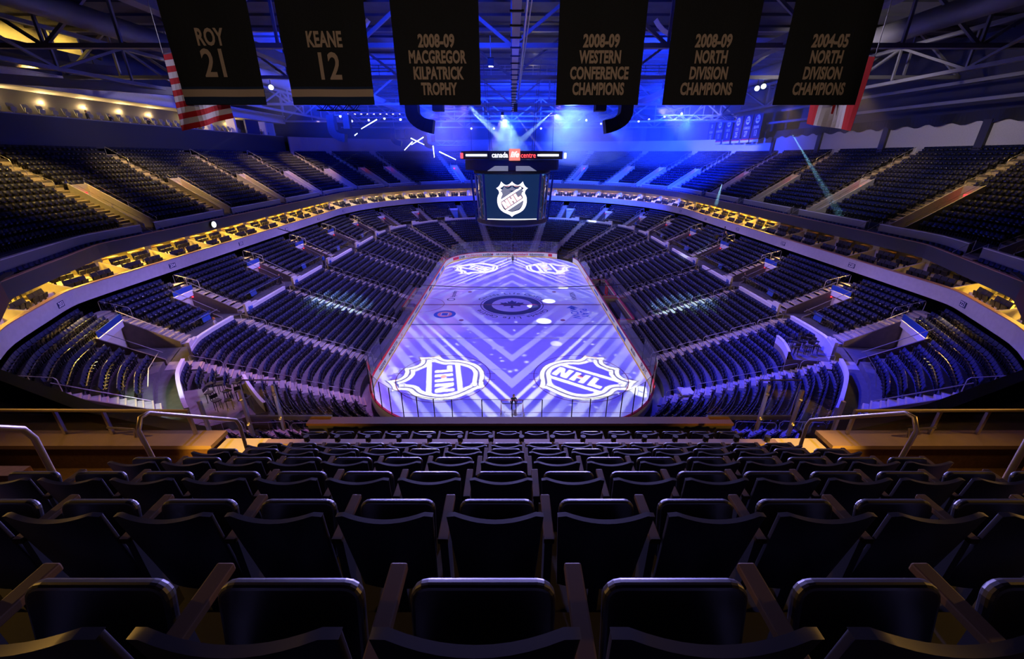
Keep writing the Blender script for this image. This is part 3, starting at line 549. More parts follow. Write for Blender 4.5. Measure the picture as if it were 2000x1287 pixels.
# ---------------------------------------------------------------- the two halves
SIDE = {-1: 'left', 1: 'right'}
U0L, U1L = -52.0, 76.0; U0T, U1T = -34.0, 78.0
def low_hole(fn, sx, t, u, w=HW): return (us_of(fn, sx, t, u, -w), us_of(fn, sx, t, u, w))
def sgnu(fn, sx, t, u, side, w0, w1): return tuple(sorted((us_of(fn, sx, t, u, side * w0), us_of(fn, sx, t, u, side * w1))))
VOMW = 2.5
for sx in (-1, 1):
    sd = SIDE[sx]
    treads = MB(); bank_mesh(treads, lambda u, t, s: lxy(u, t, s), sx, LOWROWS + [WALK], -0.3, [(U0L, U1L)])
    # treads of the upper block, left open where the lower entrances cut in
    for k, (t0, t1, z) in enumerate(UPBROWS):
        holes = [sgnu(lxy, sx, t0, a, -1, HW, HW + VOMW) for a in AIS_UPB] if k < 5 else []
        zb = 5.0 if k == 0 else UPBROWS[k - 1][2]
        bank_mesh(treads, lxy, sx, [(t0, t1, z)], zb, spans_without(U0L, U1L, holes))
        for h0, h1 in holes:
            P = [lxy(h0, t0, sx), lxy(h1, t0, sx), lxy(h1, t1, sx), lxy(h0, t1, sx)]; treads.add([(p[0], p[1], 5.0) for p in P], [(0, 1, 2, 3)])
    struct(treads.build('floor_lower_stand_' + sd, M['tread']))
    tops = MB()
    bank_mesh(tops, uxy, sx, [LEDGE, CROSS], 11.6, [(U0T, U1T)], uz)
    for k, (t0, t1, z) in enumerate(TOPROWS):
        holes = [sgnu(uxy, sx, t0, a, s, HW, HW + 1.9) for a, s in VOM_TOP[sx]] if k < 7 else []
        bank_mesh(tops, uxy, sx, [(t0, t1, z)], 12.75 if k == 0 else TOPROWS[k - 1][2], spans_without(U0T, U1T, holes), uz)
        for h0, h1 in holes:
            P = [uxy(h0, t0, sx), uxy(h1, t0, sx), uxy(h1, t1, sx), uxy(h0, t1, sx)]; tops.add([(p[0], p[1], 12.76 + uz(h0)) for p in P], [(0, 1, 2, 3)])
    struct(tops.build('floor_upper_stand_' + sd, M['tread']))
    # seats
    for k, row in enumerate(LOWROWS):
        holes = [low_hole(lxy, sx, row[0], a) for a in AIS_LOW]
        if sx == 1 and k < 3: holes.append((-10.0, 10.0))
        if sx == -1 and k < 2: holes.append((-5.5, 5.5))
        if k < 2 and sx == 1: holes.append((36, 50))
        if k >= PLAT[sx][2]: holes.append(PLAT[sx][:2])
        fill_row(lxy, sx, row, U0L, U1L, holes, ('lower', sx), k)
    for k, row in enumerate(UPBROWS):
        holes = [low_hole(lxy, sx, row[0], a) for a in AIS_UPB]
        if k < 5: holes += [sgnu(lxy, sx, row[0], a, -1, HW - 0.1, HW + VOMW + 0.15) for a in AIS_UPB]
        fill_row(lxy, sx, row, U0L, U1L, holes, ('middle', sx), k)
    fill_row(uxy, sx, LEDGE, U0T, U1T, [low_hole(uxy, sx, LEDGE[0], a, 0.9) for a in AIS_TOP[sx]], ('ledge', sx), 0, uz, 0.62, 0.35)
    for k, row in enumerate(TOPROWS):
        holes = [low_hole(uxy, sx, row[0], a) for a in AIS_TOP[sx]]
        if k < 7: holes += [sgnu(uxy, sx, row[0], a, s, HW - 0.1, HW + 2.05) for a, s in VOM_TOP[sx]]
        fill_row(uxy, sx, row, U0T, U1T, holes, ('upper', sx), k, uz)
    # flat platform in the near corner, with a pale wall on its lower edge
    u0_, u1_, k0_ = PLAT[sx]; us = np.linspace(u0_, u1_, 9); pm, pw, pc_ = MB(), MB(), MB()
    ta, tb_ = LOWROWS[k0_][0], WALK[0] - 0.01 / LD
    pm.grid([[(*lxy(u, ta, sx), 3.2), (*lxy(u, ta, sx), 4.86), (*lxy(u, tb_, sx), 4.86)] for u in us]); pw.grid([[(*lxy(u, ta, sx), 4.86), (*lxy(u, ta, sx), 5.5), (*lxy(u, ta + 0.15 / LD, sx), 5.5), (*lxy(u, ta + 0.15 / LD, sx), 4.86)] for u in us]); pc_.grid([[(*lxy(u, ta - 0.03 / LD, sx), 5.5), (*lxy(u, ta - 0.03 / LD, sx), 5.56), (*lxy(u, ta + 0.18 / LD, sx), 5.56), (*lxy(u, ta + 0.18 / LD, sx), 5.5)] for u in us])
    for u in (u0_, u1_): pm.add([(*lxy(u, ta, sx), 3.0), (*lxy(u, tb_, sx), 3.0), (*lxy(u, tb_, sx), 4.86), (*lxy(u, ta, sx), 4.86)], [(0, 1, 2, 3)])
    struct(pm.build('floor_corner_platform_' + sd, M['vomwall'])); struct(pw.build('wall_corner_platform_' + sd, M['wallpaint'])); struct(pc_.build('trim_corner_platform_' + sd, M['white']))
    # stairs and handrails
    for i, a in enumerate(AIS_LOW):
        stair(lxy, sx, LOWROWS + [WALK], a, 'low')
        for j, (ka, kb) in enumerate([(0, 2), (3, 5), (6, 8), (9, 11), (12, 14)]):
            if j == 0 and ((sx == 1 and abs(a) < 10) or (sx == -1 and abs(a) < 6)): continue
            m = rail_from(lxy, sx, a, LOWROWS[ka][0] + 0.008, LOWROWS[ka][2], LOWROWS[kb][1], LOWROWS[kb][2] + 0.1)
            handrails.append((m, ('lower', sx, i, j)))
    for i, a in enumerate(AIS_UPB):
        stair(lxy, sx, UPBROWS, a, 'mid', z_from=5.0)
        handrails.append((rail_from(lxy, sx, a, UPBROWS[5][0], UPBROWS[5][2], UPBROWS[7][1] - 0.006, UPBROWS[7][2], side=HW - 0.05), ('middle', sx, i, 0)))
    for i, a in enumerate(AIS_TOP[sx]):
        stair(uxy, sx, TOPROWS, a, 'top', uz, 12.75)
        vs_ = dict(VOM_TOP[sx]).get(a, 1)
        handrails.append((rail_from(uxy, sx, a, TOPROWS[11][0], TOPROWS[11][2], TOPROWS[14][0], TOPROWS[14][2], zf=uz, side=-vs_ * 0.5 if sx < 0 else vs_ * 0.5), ('upper', sx, i, 1)))
        handrails.append((rail_from(uxy, sx, a, TOPROWS[7][0], TOPROWS[7][2], TOPROWS[10][1], TOPROWS[10][2], zf=uz, posts=3, side=-vs_ * 0.5 if sx < 0 else vs_ * 0.5), ('upper', sx, i, 0)))
        # steps from the cross aisle down to the ledge row, with their two rails
        st = MB(); zo = uz(a); ua, ub = us_of(uxy, sx, 0.05, a, -0.8), us_of(uxy, sx, 0.05, a, 0.8)
        for q in range(3):
            s0, s1 = (0.35 + 0.28 * q) / UD, (0.35 + 0.28 * (q + 1)) / UD; P = [uxy(ua, s0, sx), uxy(ub, s0, sx), uxy(ub, s1, sx), uxy(ua, s1, sx)]; z1 = 12.15 + 0.2 * q + zo
            st.hexa([(p[0], p[1], 11.95 + zo) for p in P] + [(p[0], p[1], z1) for p in P])
        struct(st.build('ledge_steps', M['stair_edge']))
        for s in (-0.75, 0.75):
            uu = us_of(uxy, sx, 0.05, a, s); p = uxy(uu, 0.25 / UD, sx); q = uxy(uu, 1.5 / UD, sx)
            handrails.append((MB().tube([(p[0], p[1], 11.95 + zo), (p[0], p[1], 12.85 + zo), (q[0], q[1], 13.75 + zo), (q[0], q[1], 12.8 + zo)], 0.024, 6), ('ledge', sx, i, 0 if s < 0 else 1)))
    # wall behind the lower block, cut at the aisles, with its light cap
    wl, cap = MB(), MB(); ws = MB()
    hol = [low_hole(lxy, sx, WALK[0], a, 1.0) for a in AIS_LOW]
    for a, b in spans_without(U0L, U1L, hol):
        us = np.linspace(a, b, max(2, int((b - a) / 1.0) + 1)); R = []; C_ = []
        for u in us:
            p, q = lxy(u, WALK[0], sx), lxy(u, WALK[0] + 0.18 / LD, sx); R.append([(p[0], p[1], 4.7), (p[0], p[1], 5.92), (q[0], q[1], 5.92), (q[0], q[1], 4.7)])
            p, q = lxy(u, WALK[0] - 0.04 / LD, sx), lxy(u, WALK[0] + 0.22 / LD, sx); C_.append([(p[0], p[1], 5.92), (p[0], p[1], 6.0), (q[0], q[1], 6.0), (q[0], q[1], 5.92)])
        wl.grid(R); cap.grid(C_)
        for R0 in (R[0], R[-1]): wl.add(R0, [(0, 1, 2, 3)])
    for a in AIS_LOW[:-1]:                             # taller stepped end of the wall beside each stair head
        for w0, w1, zt in [(1.0, 2.0, 6.45), (2.0, 3.0, 6.2)]:
            u0_, u1_ = us_of(lxy, sx, WALK[0], a, w0), us_of(lxy, sx, WALK[0], a, w1); P = [lxy(u0_, WALK[0] - 0.02 / LD, sx), lxy(u1_, WALK[0] - 0.02 / LD, sx), lxy(u1_, WALK[0] + 0.22 / LD, sx), lxy(u0_, WALK[0] + 0.22 / LD, sx)]
            wl.hexa([(p[0], p[1], 4.7) for p in P] + [(p[0], p[1], zt) for p in P])
    struct(wl.build('wall_walkway_' + sd, M['wallpaint'])); struct(cap.build('trim_walkway_' + sd, M['white']))
    # entrances of the lower stand
    for i, a in enumerate(AIS_UPB):
        tb = UPBROWS[5][0]; h0, h1 = sgnu(lxy, sx, tb, a, -1, HW, HW + VOMW); w = MB(); zb = UPBROWS[4][2]
        for hh in (h0, h1):
            P = []
            for t in np.linspace(WALK[1], tb, 4): P.append(t)
            lo = []; hi = []
            for t in P:
                p = lxy(hh, t, sx); q = lxy(us_of(lxy, sx, t, hh, 0.12 if hh == h0 else -0.12), t, sx); zt = 5.15 + (zb - 5.5 + 0.75) * (t - WALK[1]) / (tb - WALK[1]) + 0.35
                lo.append([(p[0], p[1], 4.95), (p[0], p[1], zt), (q[0], q[1], zt), (q[0], q[1], 4.95)])
            w.grid(lo); w.add(lo[0], [(0, 1, 2, 3)]); w.add(lo[-1], [(0, 1, 2, 3)])
        en = w.build('entrance_wall', M['vomwall']); struct(en)  # dark brown puts the unlit look of the entrance into the wall colour
        for hh in (h0, h1):
            pr = []
            for t in np.linspace(WALK[1], tb, 4): p = lxy(hh, t, sx); pr.append((p[0], p[1], 5.75 + (zb - 5.5 + 0.9) * (t - WALK[1]) / (tb - WALK[1]) + 0.35))
            MB().tube(pr, 0.03, 5).build('entrance_rail', M['rail'], en)
        p, q = lxy(h0, tb, sx), lxy(h1, tb, sx); n = Vector((q[1] - p[1], -(q[0] - p[0]), 0)).normalized(); c_in = lxy(a, 0, sx)
        if n.x * (c_in[0] - p[0]) + n.y * (c_in[1] - p[1]) < 0: n = -n
        hb = MB().hexa([(p[0], p[1], 7.0), (q[0], q[1], 7.0), (q[0] + n.x * 0.3, q[1] + n.y * 0.3, 7.0), (p[0] + n.x * 0.3, p[1] + n.y * 0.3, 7.0), (p[0], p[1], 7.5), (q[0], q[1], 7.5), (q[0] + n.x * 0.3, q[1] + n.y * 0.3, 7.5), (p[0] + n.x * 0.3, p[1] + n.y * 0.3, 7.5)])
        hb.build('entrance_header', M['white'], en)
        MB().add([(p[0], p[1], 4.95), (q[0], q[1], 4.95), (q[0], q[1], 7.05), (p[0], p[1], 7.05)], [(0, 1, 2, 3)]).build('entrance_back_wall', M['cream'], en)
        c = ((p[0] + q[0]) / 2 + n.x * 0.33, (p[1] + q[1]) / 2 + n.y * 0.33, 7.2)
        if i in (3, 4, 5, 6, 7, 8, 2): tag(MB().box((c[0] + (q[0] - p[0]) * 0.36, c[1] + (q[1] - p[1]) * 0.36, 6.88), (0.11, 0.11, 0.11)).build('exit_light', M['led_red']), 'small red exit light at the %s entrance from the near end, %s lower stand' % (ORD[i], sd), 'light', 'exit lights over the entrances')
    # fascia of the suites and of the upper stand
    us = np.linspace(-52, 76, 110); pts = [(lxy(u, 1.0, sx), lxy(u, 1.01, sx)) for u in us]
    def nrm(p, q): d = Vector((q[0] - p[0], q[1] - p[1])); d.normalize(); return d
    path = []
    for k, u in enumerate(us):
        a, b = lxy(us[max(0, k - 1)], 1.0, sx), lxy(us[min(len(us) - 1, k + 1)], 1.0, sx); d = Vector((b[0] - a[0], b[1] - a[1])).normalized(); N = Vector((-d.y, d.x)); p, q = pts[k]
        if N.x * (q[0] - p[0]) + N.y * (q[1] - p[1]) < 0: N = -N
        path.append(((p[0], p[1], 0), (N.x, N.y)))
    LOPATH = path
    struct(MB().sweep(path, [(0, 8.95), (0.15, 8.95), (0.15, 10.14), (0, 10.14)]).build('wall_suite_fascia_' + sd, M['fascia'])); struct(MB().sweep(path, [(-0.05, 10.14), (0.3, 10.14), (0.3, 10.2), (-0.05, 10.2)]).build('trim_suite_ledge_' + sd, M['wood']))
    struct(MB().sweep(path, [(0.15, 8.9), (0.15, 9.55), (1.5, 9.55), (1.5, 9.95), (5.4, 9.95), (5.4, 8.9)]).build('floor_suites_' + sd, M['cream']))
    struct(MB().sweep(path, [(5.2, 9.9), (5.4, 9.9), (5.4, 11.75), (5.2, 11.75)]).build('wall_suite_back_' + sd, M['cream']))
    us2 = np.linspace(-34, 78, 100); path2 = []
    for k, u in enumerate(us2):
        a, b = uxy(us2[max(0, k - 1)], 0.0, sx), uxy(us2[min(len(us2) - 1, k + 1)], 0.0, sx); d = Vector((b[0] - a[0], b[1] - a[1])).normalized(); N = Vector((-d.y, d.x)); p, q = uxy(u, 0, sx), uxy(u, 0.01, sx)
        if N.x * (q[0] - p[0]) + N.y * (q[1] - p[1]) < 0: N = -N
        path2.append(((p[0], p[1], uz(u)), (N.x, N.y)))
    struct(MB().sweep(path2, [(0, 11.6), (0.15, 11.6), (0.15, 12.73), (0, 12.73)]).build('wall_upper_fascia_' + sd, M['dark'])); struct(MB().sweep(path2, [(-0.04, 12.73), (0.2, 12.73), (0.2, 12.79), (-0.04, 12.79)]).build('trim_upper_ledge_' + sd, M['wood']))
    struct(MB().sweep(path2, [(0.15, 11.6), (0.15, 11.75), (5.6, 11.75), (5.6, 11.6)]).build('ceiling_suites_' + sd, M['cream']))
    # low wall between ledge row and cross aisle
    wl, cap = MB(), MB()
    for a, b in spans_without(U0T, U1T, [low_hole(uxy, sx, 0.07, q, 0.85) for q in AIS_TOP[sx]]):
        us = np.linspace(a, b, max(2, int((b - a) / 1.2) + 1)); R = []; C_ = []
        for u in us:
            p, q = uxy(u, 1.2 / UD, sx), uxy(u, 1.35 / UD, sx); z = uz(u); R.append([(p[0], p[1], 12.0 + z), (p[0], p[1], 13.45 + z), (q[0], q[1], 13.45 + z), (q[0], q[1], 12.0 + z)])
            p, q = uxy(u, 1.17 / UD, sx), uxy(u, 1.42 / UD, sx); C_.append([(p[0], p[1], 13.45 + z), (p[0], p[1], 13.52 + z), (q[0], q[1], 13.52 + z), (q[0], q[1], 13.45 + z)])
        wl.grid(R); cap.grid(C_); wl.add(R[0], [(0, 1, 2, 3)]); wl.add(R[-1], [(0, 1, 2, 3)])
    struct(wl.build('wall_ledge_' + sd, M['grey'])); struct(cap.build('trim_ledge_' + sd, M['white']))
    # entrances of the upper stand
    for i, (a, s) in enumerate(VOM_TOP[sx]):
        tb = TOPROWS[7][0]; h0, h1 = sgnu(uxy, sx, tb, a, s, HW, HW + 1.9); zo = uz(a); w = MB(); rl = MB()
        for hh in (h0, h1):
            lo = []; rp_ = []
            for t in np.linspace(CROSS[1] - 0.03, tb, 6):
                p = uxy(hh, t, sx); q = uxy(us_of(uxy, sx, t, hh, 0.12 if hh == h0 else -0.12), t, sx); zt = 13.3 + (TOPROWS[7][2] - 13.0) * (t - CROSS[1]) / (tb - CROSS[1]) + 0.35 + zo
                lo.append([(p[0], p[1], 12.7 + zo), (p[0], p[1], zt), (q[0], q[1], zt), (q[0], q[1], 12.7 + zo)]); rp_.append((p[0], p[1], zt + 0.45))
            w.grid(lo); w.add(lo[0], [(0, 1, 2, 3)]); rl.tube(rp_, 0.024, 5)
            for k in (0, 2, 5): rl.tube([(rp_[k][0], rp_[k][1], rp_[k][2] - 0.45), rp_[k]], 0.02, 5)
        en = w.build('entrance_wall', M['wallpaint']); struct(en)
        rr = rl.build('entrance_rail', M['steel'], en)
        p, q = uxy(h0, tb, sx), uxy(h1, tb, sx); n = Vector((q[1] - p[1], -(q[0] - p[0]), 0)).normalized(); ci = uxy(a, 0, sx)
        if n.x * (ci[0] - p[0]) + n.y * (ci[1] - p[1]) < 0: n = -n
        MB().hexa([(p[0], p[1], 15.4 + zo), (q[0], q[1], 15.4 + zo), (q[0] + n.x * 0.3, q[1] + n.y * 0.3, 15.4 + zo), (p[0] + n.x * 0.3, p[1] + n.y * 0.3, 15.4 + zo), (p[0], p[1], 17.2 + zo), (q[0], q[1], 17.2 + zo), (q[0] + n.x * 0.3, q[1] + n.y * 0.3, 17.2 + zo), (p[0] + n.x * 0.3, p[1] + n.y * 0.3, 17.2 + zo)]).build('entrance_header', M['wallpaint'], en)
        MB().add([(p[0], p[1], 12.7 + zo), (q[0], q[1], 12.7 + zo), (q[0], q[1], 15.5 + zo), (p[0], p[1], 15.5 + zo)], [(0, 1, 2, 3)]).build('entrance_back_wall', M['cream'], en)
        c = ((p[0] + q[0]) / 2 + n.x * 0.4, (p[1] + q[1]) / 2 + n.y * 0.4)
        tag(MB().box((c[0], c[1], 16.3 + zo), (0.42, 0.42, 0.26)).build('exit_light', M['led_red']), 'red exit light in the %s entrance from the near end, %s upper stand' % (ORD[i], sd), 'light', 'exit lights over the entrances')
    # suites
    Ls = [0.0]
    for k in range(1, len(LOPATH)): Ls.append(Ls[-1] + math.hypot(LOPATH[k][0][0] - LOPATH[k - 1][0][0], LOPATH[k][0][1] - LOPATH[k - 1][0][1]))
    def at_s(s):
        k = min(len(Ls) - 2, max(0, int(np.searchsorted(Ls, s)) - 1)); f = (s - Ls[k]) / (Ls[k + 1] - Ls[k]); A, B = LOPATH[k], LOPATH[k + 1]
        return Vector((A[0][0] + (B[0][0] - A[0][0]) * f, A[0][1] + (B[0][1] - A[0][1]) * f, 0)), Vector((*A[1], 0)).lerp(Vector((*B[1], 0)), f).normalized()
    s0 = float(np.interp(-47, np.linspace(-52, 76, 110), Ls)); ns = int((Ls[-1] - s0) / 5.5); dsu = (Ls[-1] - s0) / ns
    part, post, bar_ = MB(), MB(), MB()
    for i in range(ns):
        P, N = at_s(s0 + i * dsu); T = Vector((-N.y, N.x, 0))
        prof = [(0.1, 9.1), (0.1, 10.2), (2.95, 10.95), (2.95, 9.1)]
        part.add([P + N * o + T * w + Vector((0, 0, z)) for w in (-0.06, 0.06) for o, z in prof], [(0, 1, 2, 3), (7, 6, 5, 4), (0, 1, 5, 4), (1, 2, 6, 5), (2, 3, 7, 6)])
        post.hexa([P + N * o + T * w + Vector((0, 0, z)) for z in (9.9, 11.35) for o, w in [(2.95, -0.4), (3.15, -0.4), (3.15, 0.4), (2.95, 0.4)]])
        part.hexa([P + N * o + T * w + Vector((0, 0, z)) for z in (9.9, 11.65) for o, w in [(3.15, -0.06), (5.2, -0.06), (5.2, 0.06), (3.15, 0.06)]])
        pc, n2 = at_s(s0 + (i + 0.5) * dsu); t2 = Vector((-n2.y, n2.x, 0))
        for w0, w1 in [(-dsu / 2 + 0.4, -0.75), (0.75, dsu / 2 - 0.4)]: bar_.hexa([pc + n2 * o + t2 * w + Vector((0, 0, z)) for z in (10.98, 11.06) for o, w in [(2.92, w0), (3.35, w0), (3.35, w1), (2.92, w1)]])
        on = not (sx == 1 and -23 < pc.y < 4)
        far = pc.y > 30
        if pc.y > -42: area('suite_lamp', pc + n2 * 3.0 + Vector((0, 0, 11.55)), pc + n2 * 2.2 + Vector((0, 0, 9)), (430 if not far else 280) * (0.012 if not on else rng.uniform(0.75, 1.3)), (1.0, 0.57, 0.06) if not far else (1.0, 0.72, 0.33), 2.6, 0.5)
        for r in range(2):
            for j in range(6):
                ps = pc + t2 * ((j - 2.5) * 0.64 + (0.2 if r == 0 else -0.15) + (0.25 if j > 2 else -0.2)) + n2 * (1.0 if r == 0 else 2.45); seats.append((ps.x, ps.y, 9.55 if r == 0 else 9.95, math.atan2(-n2.y, -n2.x) - math.pi / 2, ('suite', sx), i, r * 6 + j))
    struct(part.build('wall_suite_partitions_' + sd, M['cream'])); struct(post.build('wall_suite_pillars_' + sd, M['wallpaint'])); struct(bar_.build('trim_suite_counter_' + sd, M['wood']))
    # back wall above the upper stand
    us = np.linspace(-34, 78, 80); p3 = []
    for u in us:
        p, q = uxy(u, 1.0, sx), uxy(u, 1.05, sx); d = nrm(p, q); p3.append(((p[0], p[1], uz(u)), (d.x, d.y)))
    if sx == 1:
        struct(MB().sweep(p3, [(0, 19.5), (0.3, 19.5), (0.3, 23.5), (0, 23.5)]).build('wall_back_right', M['wallpaint']))
        for y in (-19.5, -6.4, 6.6, 19.7, 32.8): struct(MB().box((51.85, y, 22.0), (0.35, 0.9, 3.2)).build('trim_wall_recess', M['dark']))
        R = [[(51.7 + 0.2 * math.sin(y * 0.9), y, 23.35 + 0.18 * math.sin(y * 2.1)), (51.9, y, 24.5)] for y in np.arange(-30, 44, 0.5)]
        tag(MB().grid(R).build('wall_drape', M['black']), 'long black drape along the top of the right back wall', 'drape')
        for k, (y0, y1, z) in enumerate([(-20, 34, 25.4), (-24, 30, 27.3)]): tag(MB().bar((50.5, y0, z), (50.5, y1, z + 0.5), 0.35).build('roof_pipe', M['grey']), 'grey pipe over the right back wall, %s of two' % ['lower', 'upper'][k], 'pipe')
    else:
        near = [x for x in p3 if x[0][1] < 47]; farp = [x for x in p3 if x[0][1] >= 46]
        struct(MB().sweep(farp, [(0, 19.5), (0.3, 19.5), (0.3, 24.0), (0, 24.0)]).build('wall_back_left', M['pinkcap']))
    struct(MB().sweep(p3, [(3.2, 23.0), (3.5, 23.0), (3.5, 34), (3.2, 34)]).build('wall_outer_' + sd, M['dark']))
    # number plates on the suite fascia
    for i, y in enumerate((-26.8, -14.8, -3.3, 8.2, 19.6, 31.0)):
        P, N = min((at_s(q) for q in np.linspace(0, Ls[-1], 900)), key=lambda c: abs(c[0].y - y)); T = Vector((-N.y, N.x, 0)) * (1 if sx < 0 else -1)
        t = tag(MB().hexa([P - N * o + T * w + Vector((0, 0, z)) for z in (9.30, 9.74) for o, w in [(0.0, -0.42), (0.02, -0.42), (0.02, 0.42), (0.0, 0.42)]]).build('number_plate', M['navy']), 'small navy number plate on the %s suite fascia, %s from near end' % (sd, ORD[i]), 'sign', 'number plates on the suite fascia')
        X = Vector((-N.y, N.x, 0)); X = X if X.cross(Vector((0, 0, 1))).dot(-N) > 0 else -X
        q = P - N * 0.035; text('lettering', str(203 + i if sx < 0 else 221 - i), M['cloth_w'], (q.x, q.y, 9.52), X, (0, 0, 1), 0.48, 0.95, 0.01, 0.004, parent=t)
for m, (pl, sx, i, j) in handrails:
    nm = {'lower': 'lower stand', 'middle': 'block under suites', 'upper': 'upper stand', 'ledge': 'ledge steps'}[pl]
    pos = {'lower': '%s up from the ice' % ORD[j], 'middle': 'at the top', 'upper': ['mid flight', 'top flight'][j % 2], 'ledge': ['near', 'far'][j % 2] + ' side'}[pl]
    tag(m.build('handrail', M['rail']), 'steel handrail, %s, %s aisle from near end, %s %s' % (pos, ORD[i], SIDE[sx], nm), 'handrail', 'handrails of the %s, %s' % (nm, SIDE[sx]))
# ---------------------------------------------------------------- seats of the bowl
_c, _s = math.cos(math.radians(23.03)), math.sin(math.radians(23.03))
def to_px(x, y, z):
    dy, dz = y + 55.86, z - 19.82; zc = dy * _c - dz * _s; yc = dy * _s + dz * _c; return (1000 + 793 * x / zc, 643.5 - 793 * yc / zc, zc) if zc > 0.1 else (-9999, 0, zc)
def seat_geo(wide=0.51, arms=True, k=1.0):
    m = MB(); r = Matrix.Rotation(math.radians(12), 3, 'X')
    m.box((0, -0.17, 0.62), (wide, 0.05, 0.50), r, 0.97)                 # back
    m.box((0, -0.03, 0.47), (wide - 0.05, 0.07, 0.32), Matrix.Rotation(math.radians(-12), 3, 'X'), 0.92)   # folded pan
    m.box((0, -0.10, 0.19), (0.10, 0.08, 0.38))
    if arms: m.box((wide / 2 + 0.04, 0.0, 0.62), (0.045, 0.32, 0.035)); m.box((wide / 2 + 0.04, -0.1, 0.3), (0.035, 0.06, 0.6))
    if k != 1: m.v = [(x * k, y * k, z * k) for x, y, z in m.v]
    return m
def pans(me, nf, k=1): me.materials.append(M['seatpan']); me.polygons.foreach_set('material_index', np.tile(np.array([0] * 6 + [1] * (nf - 6), np.int32), k)); me.update()
gm = seat_geo(); seat_me = gm.mesh('arena_seat', M['seat']); pans(seat_me, len(gm.f)); bv = np.array(gm.v); bf = gm.f
gs = seat_geo(0.5, False, 1.22); suite_me = gs.mesh('suite_chair', M['black'])
def mass(name, lst, g, m, label, cat):
    V = []; F = []; b = np.array(g.v); fs = np.array(g.f); n = len(b)
    for i, (x, y, z, yaw) in enumerate(lst):
        c, s = math.cos(yaw), math.sin(yaw); V.append(np.stack([x + b[:, 0] * c - b[:, 1] * s, y + b[:, 0] * s + b[:, 1] * c, z + b[:, 2]], 1)); F.append(fs + i * n)
    V = np.concatenate(V); F = np.concatenate(F); me = bpy.data.meshes.new(name); me.vertices.add(len(V)); me.vertices.foreach_set('co', V.ravel().astype(np.float32)); me.loops.add(F.size); me.loops.foreach_set('vertex_index', F.ravel().astype(np.int32))
    me.polygons.add(len(F)); me.polygons.foreach_set('loop_start', (np.arange(len(F)) * 4).astype(np.int32)); me.update(calc_edges=True); me.materials.append(m)
    if m is M['seat']: pans(me, len(g.f), len(lst))
    o = bpy.data.objects.new(name, me); COL.objects.link(o); return tag(o, label, cat, kind='stuff')
bowl = [s for s in seats if s[4][0] != 'suite']; suites = [s for s in seats if s[4][0] == 'suite']
def inframe(s):
    u, v, zc = to_px(s[0], s[1], s[2] + 0.7); return 5 < u < 1995 and 270 < v < 800 and zc > 0
NEAR_N = 190
vis = sorted([s for s in bowl if inframe(s)], key=lambda s: to_px(s[0], s[1], s[2])[2])
solo = vis[:NEAR_N]; ids = set(id(s) for s in solo)
PLACE = {'lower': 'lower stand', 'middle': 'block under suites', 'ledge': 'ledge row', 'upper': 'upper stand'}
cnt = {}
for s in sorted(solo, key=lambda s: (s[4], s[5], s[1])):
    key = (s[4], s[5]); cnt[key] = cnt.get(key, 0) + 1
    o = bpy.data.objects.new('arena_seat', seat_me); COL.objects.link(o); o.location = s[:3]; o.rotation_euler = (0, 0, s[3])
    tag(o, 'navy folding seat, %s row up, %s from near end, %s %s' % (ORD[s[5]], ORD[min(cnt[key] - 1, len(ORD) - 1)], SIDE[s[4][1]], PLACE[s[4][0]]), 'seat', 'navy seats of the %s, %s' % (PLACE[s[4][0]], SIDE[s[4][1]]))
for s in bowl:                                       # drop what lies far behind the camera's end of the bowl
    pass
rest = [s[:4] for s in bowl if id(s) not in ids and s[1] > -44]
mass('arena_seats', rest, gm, M['seat'], 'rows of navy folding seats filling the stands around the ice', 'seats')
visS = sorted([s for s in suites if inframe(s)], key=lambda s: to_px(s[0], s[1], s[2])[2]); soloS = visS[:240]; idS = set(id(s) for s in soloS)
for s in soloS:
    o = bpy.data.objects.new('suite_chair', suite_me); COL.objects.link(o); o.location = s[:3]; o.rotation_euler = (0, 0, s[3])
    tag(o, 'dark suite chair, %s of %s row, %s %s suite from near end' % (ORD[s[6] % 6], 'front' if s[6] < 6 else 'back', ORD[s[5]], SIDE[s[4][1]]), 'chair', 'dark chairs in the suites, ' + SIDE[s[4][1]])
restS = [s[:4] for s in suites if id(s) not in idS]
if restS: mass('suite_chairs', restS, gs, M['black'], 'dark chairs in the far suites behind the scoreboard', 'chairs')
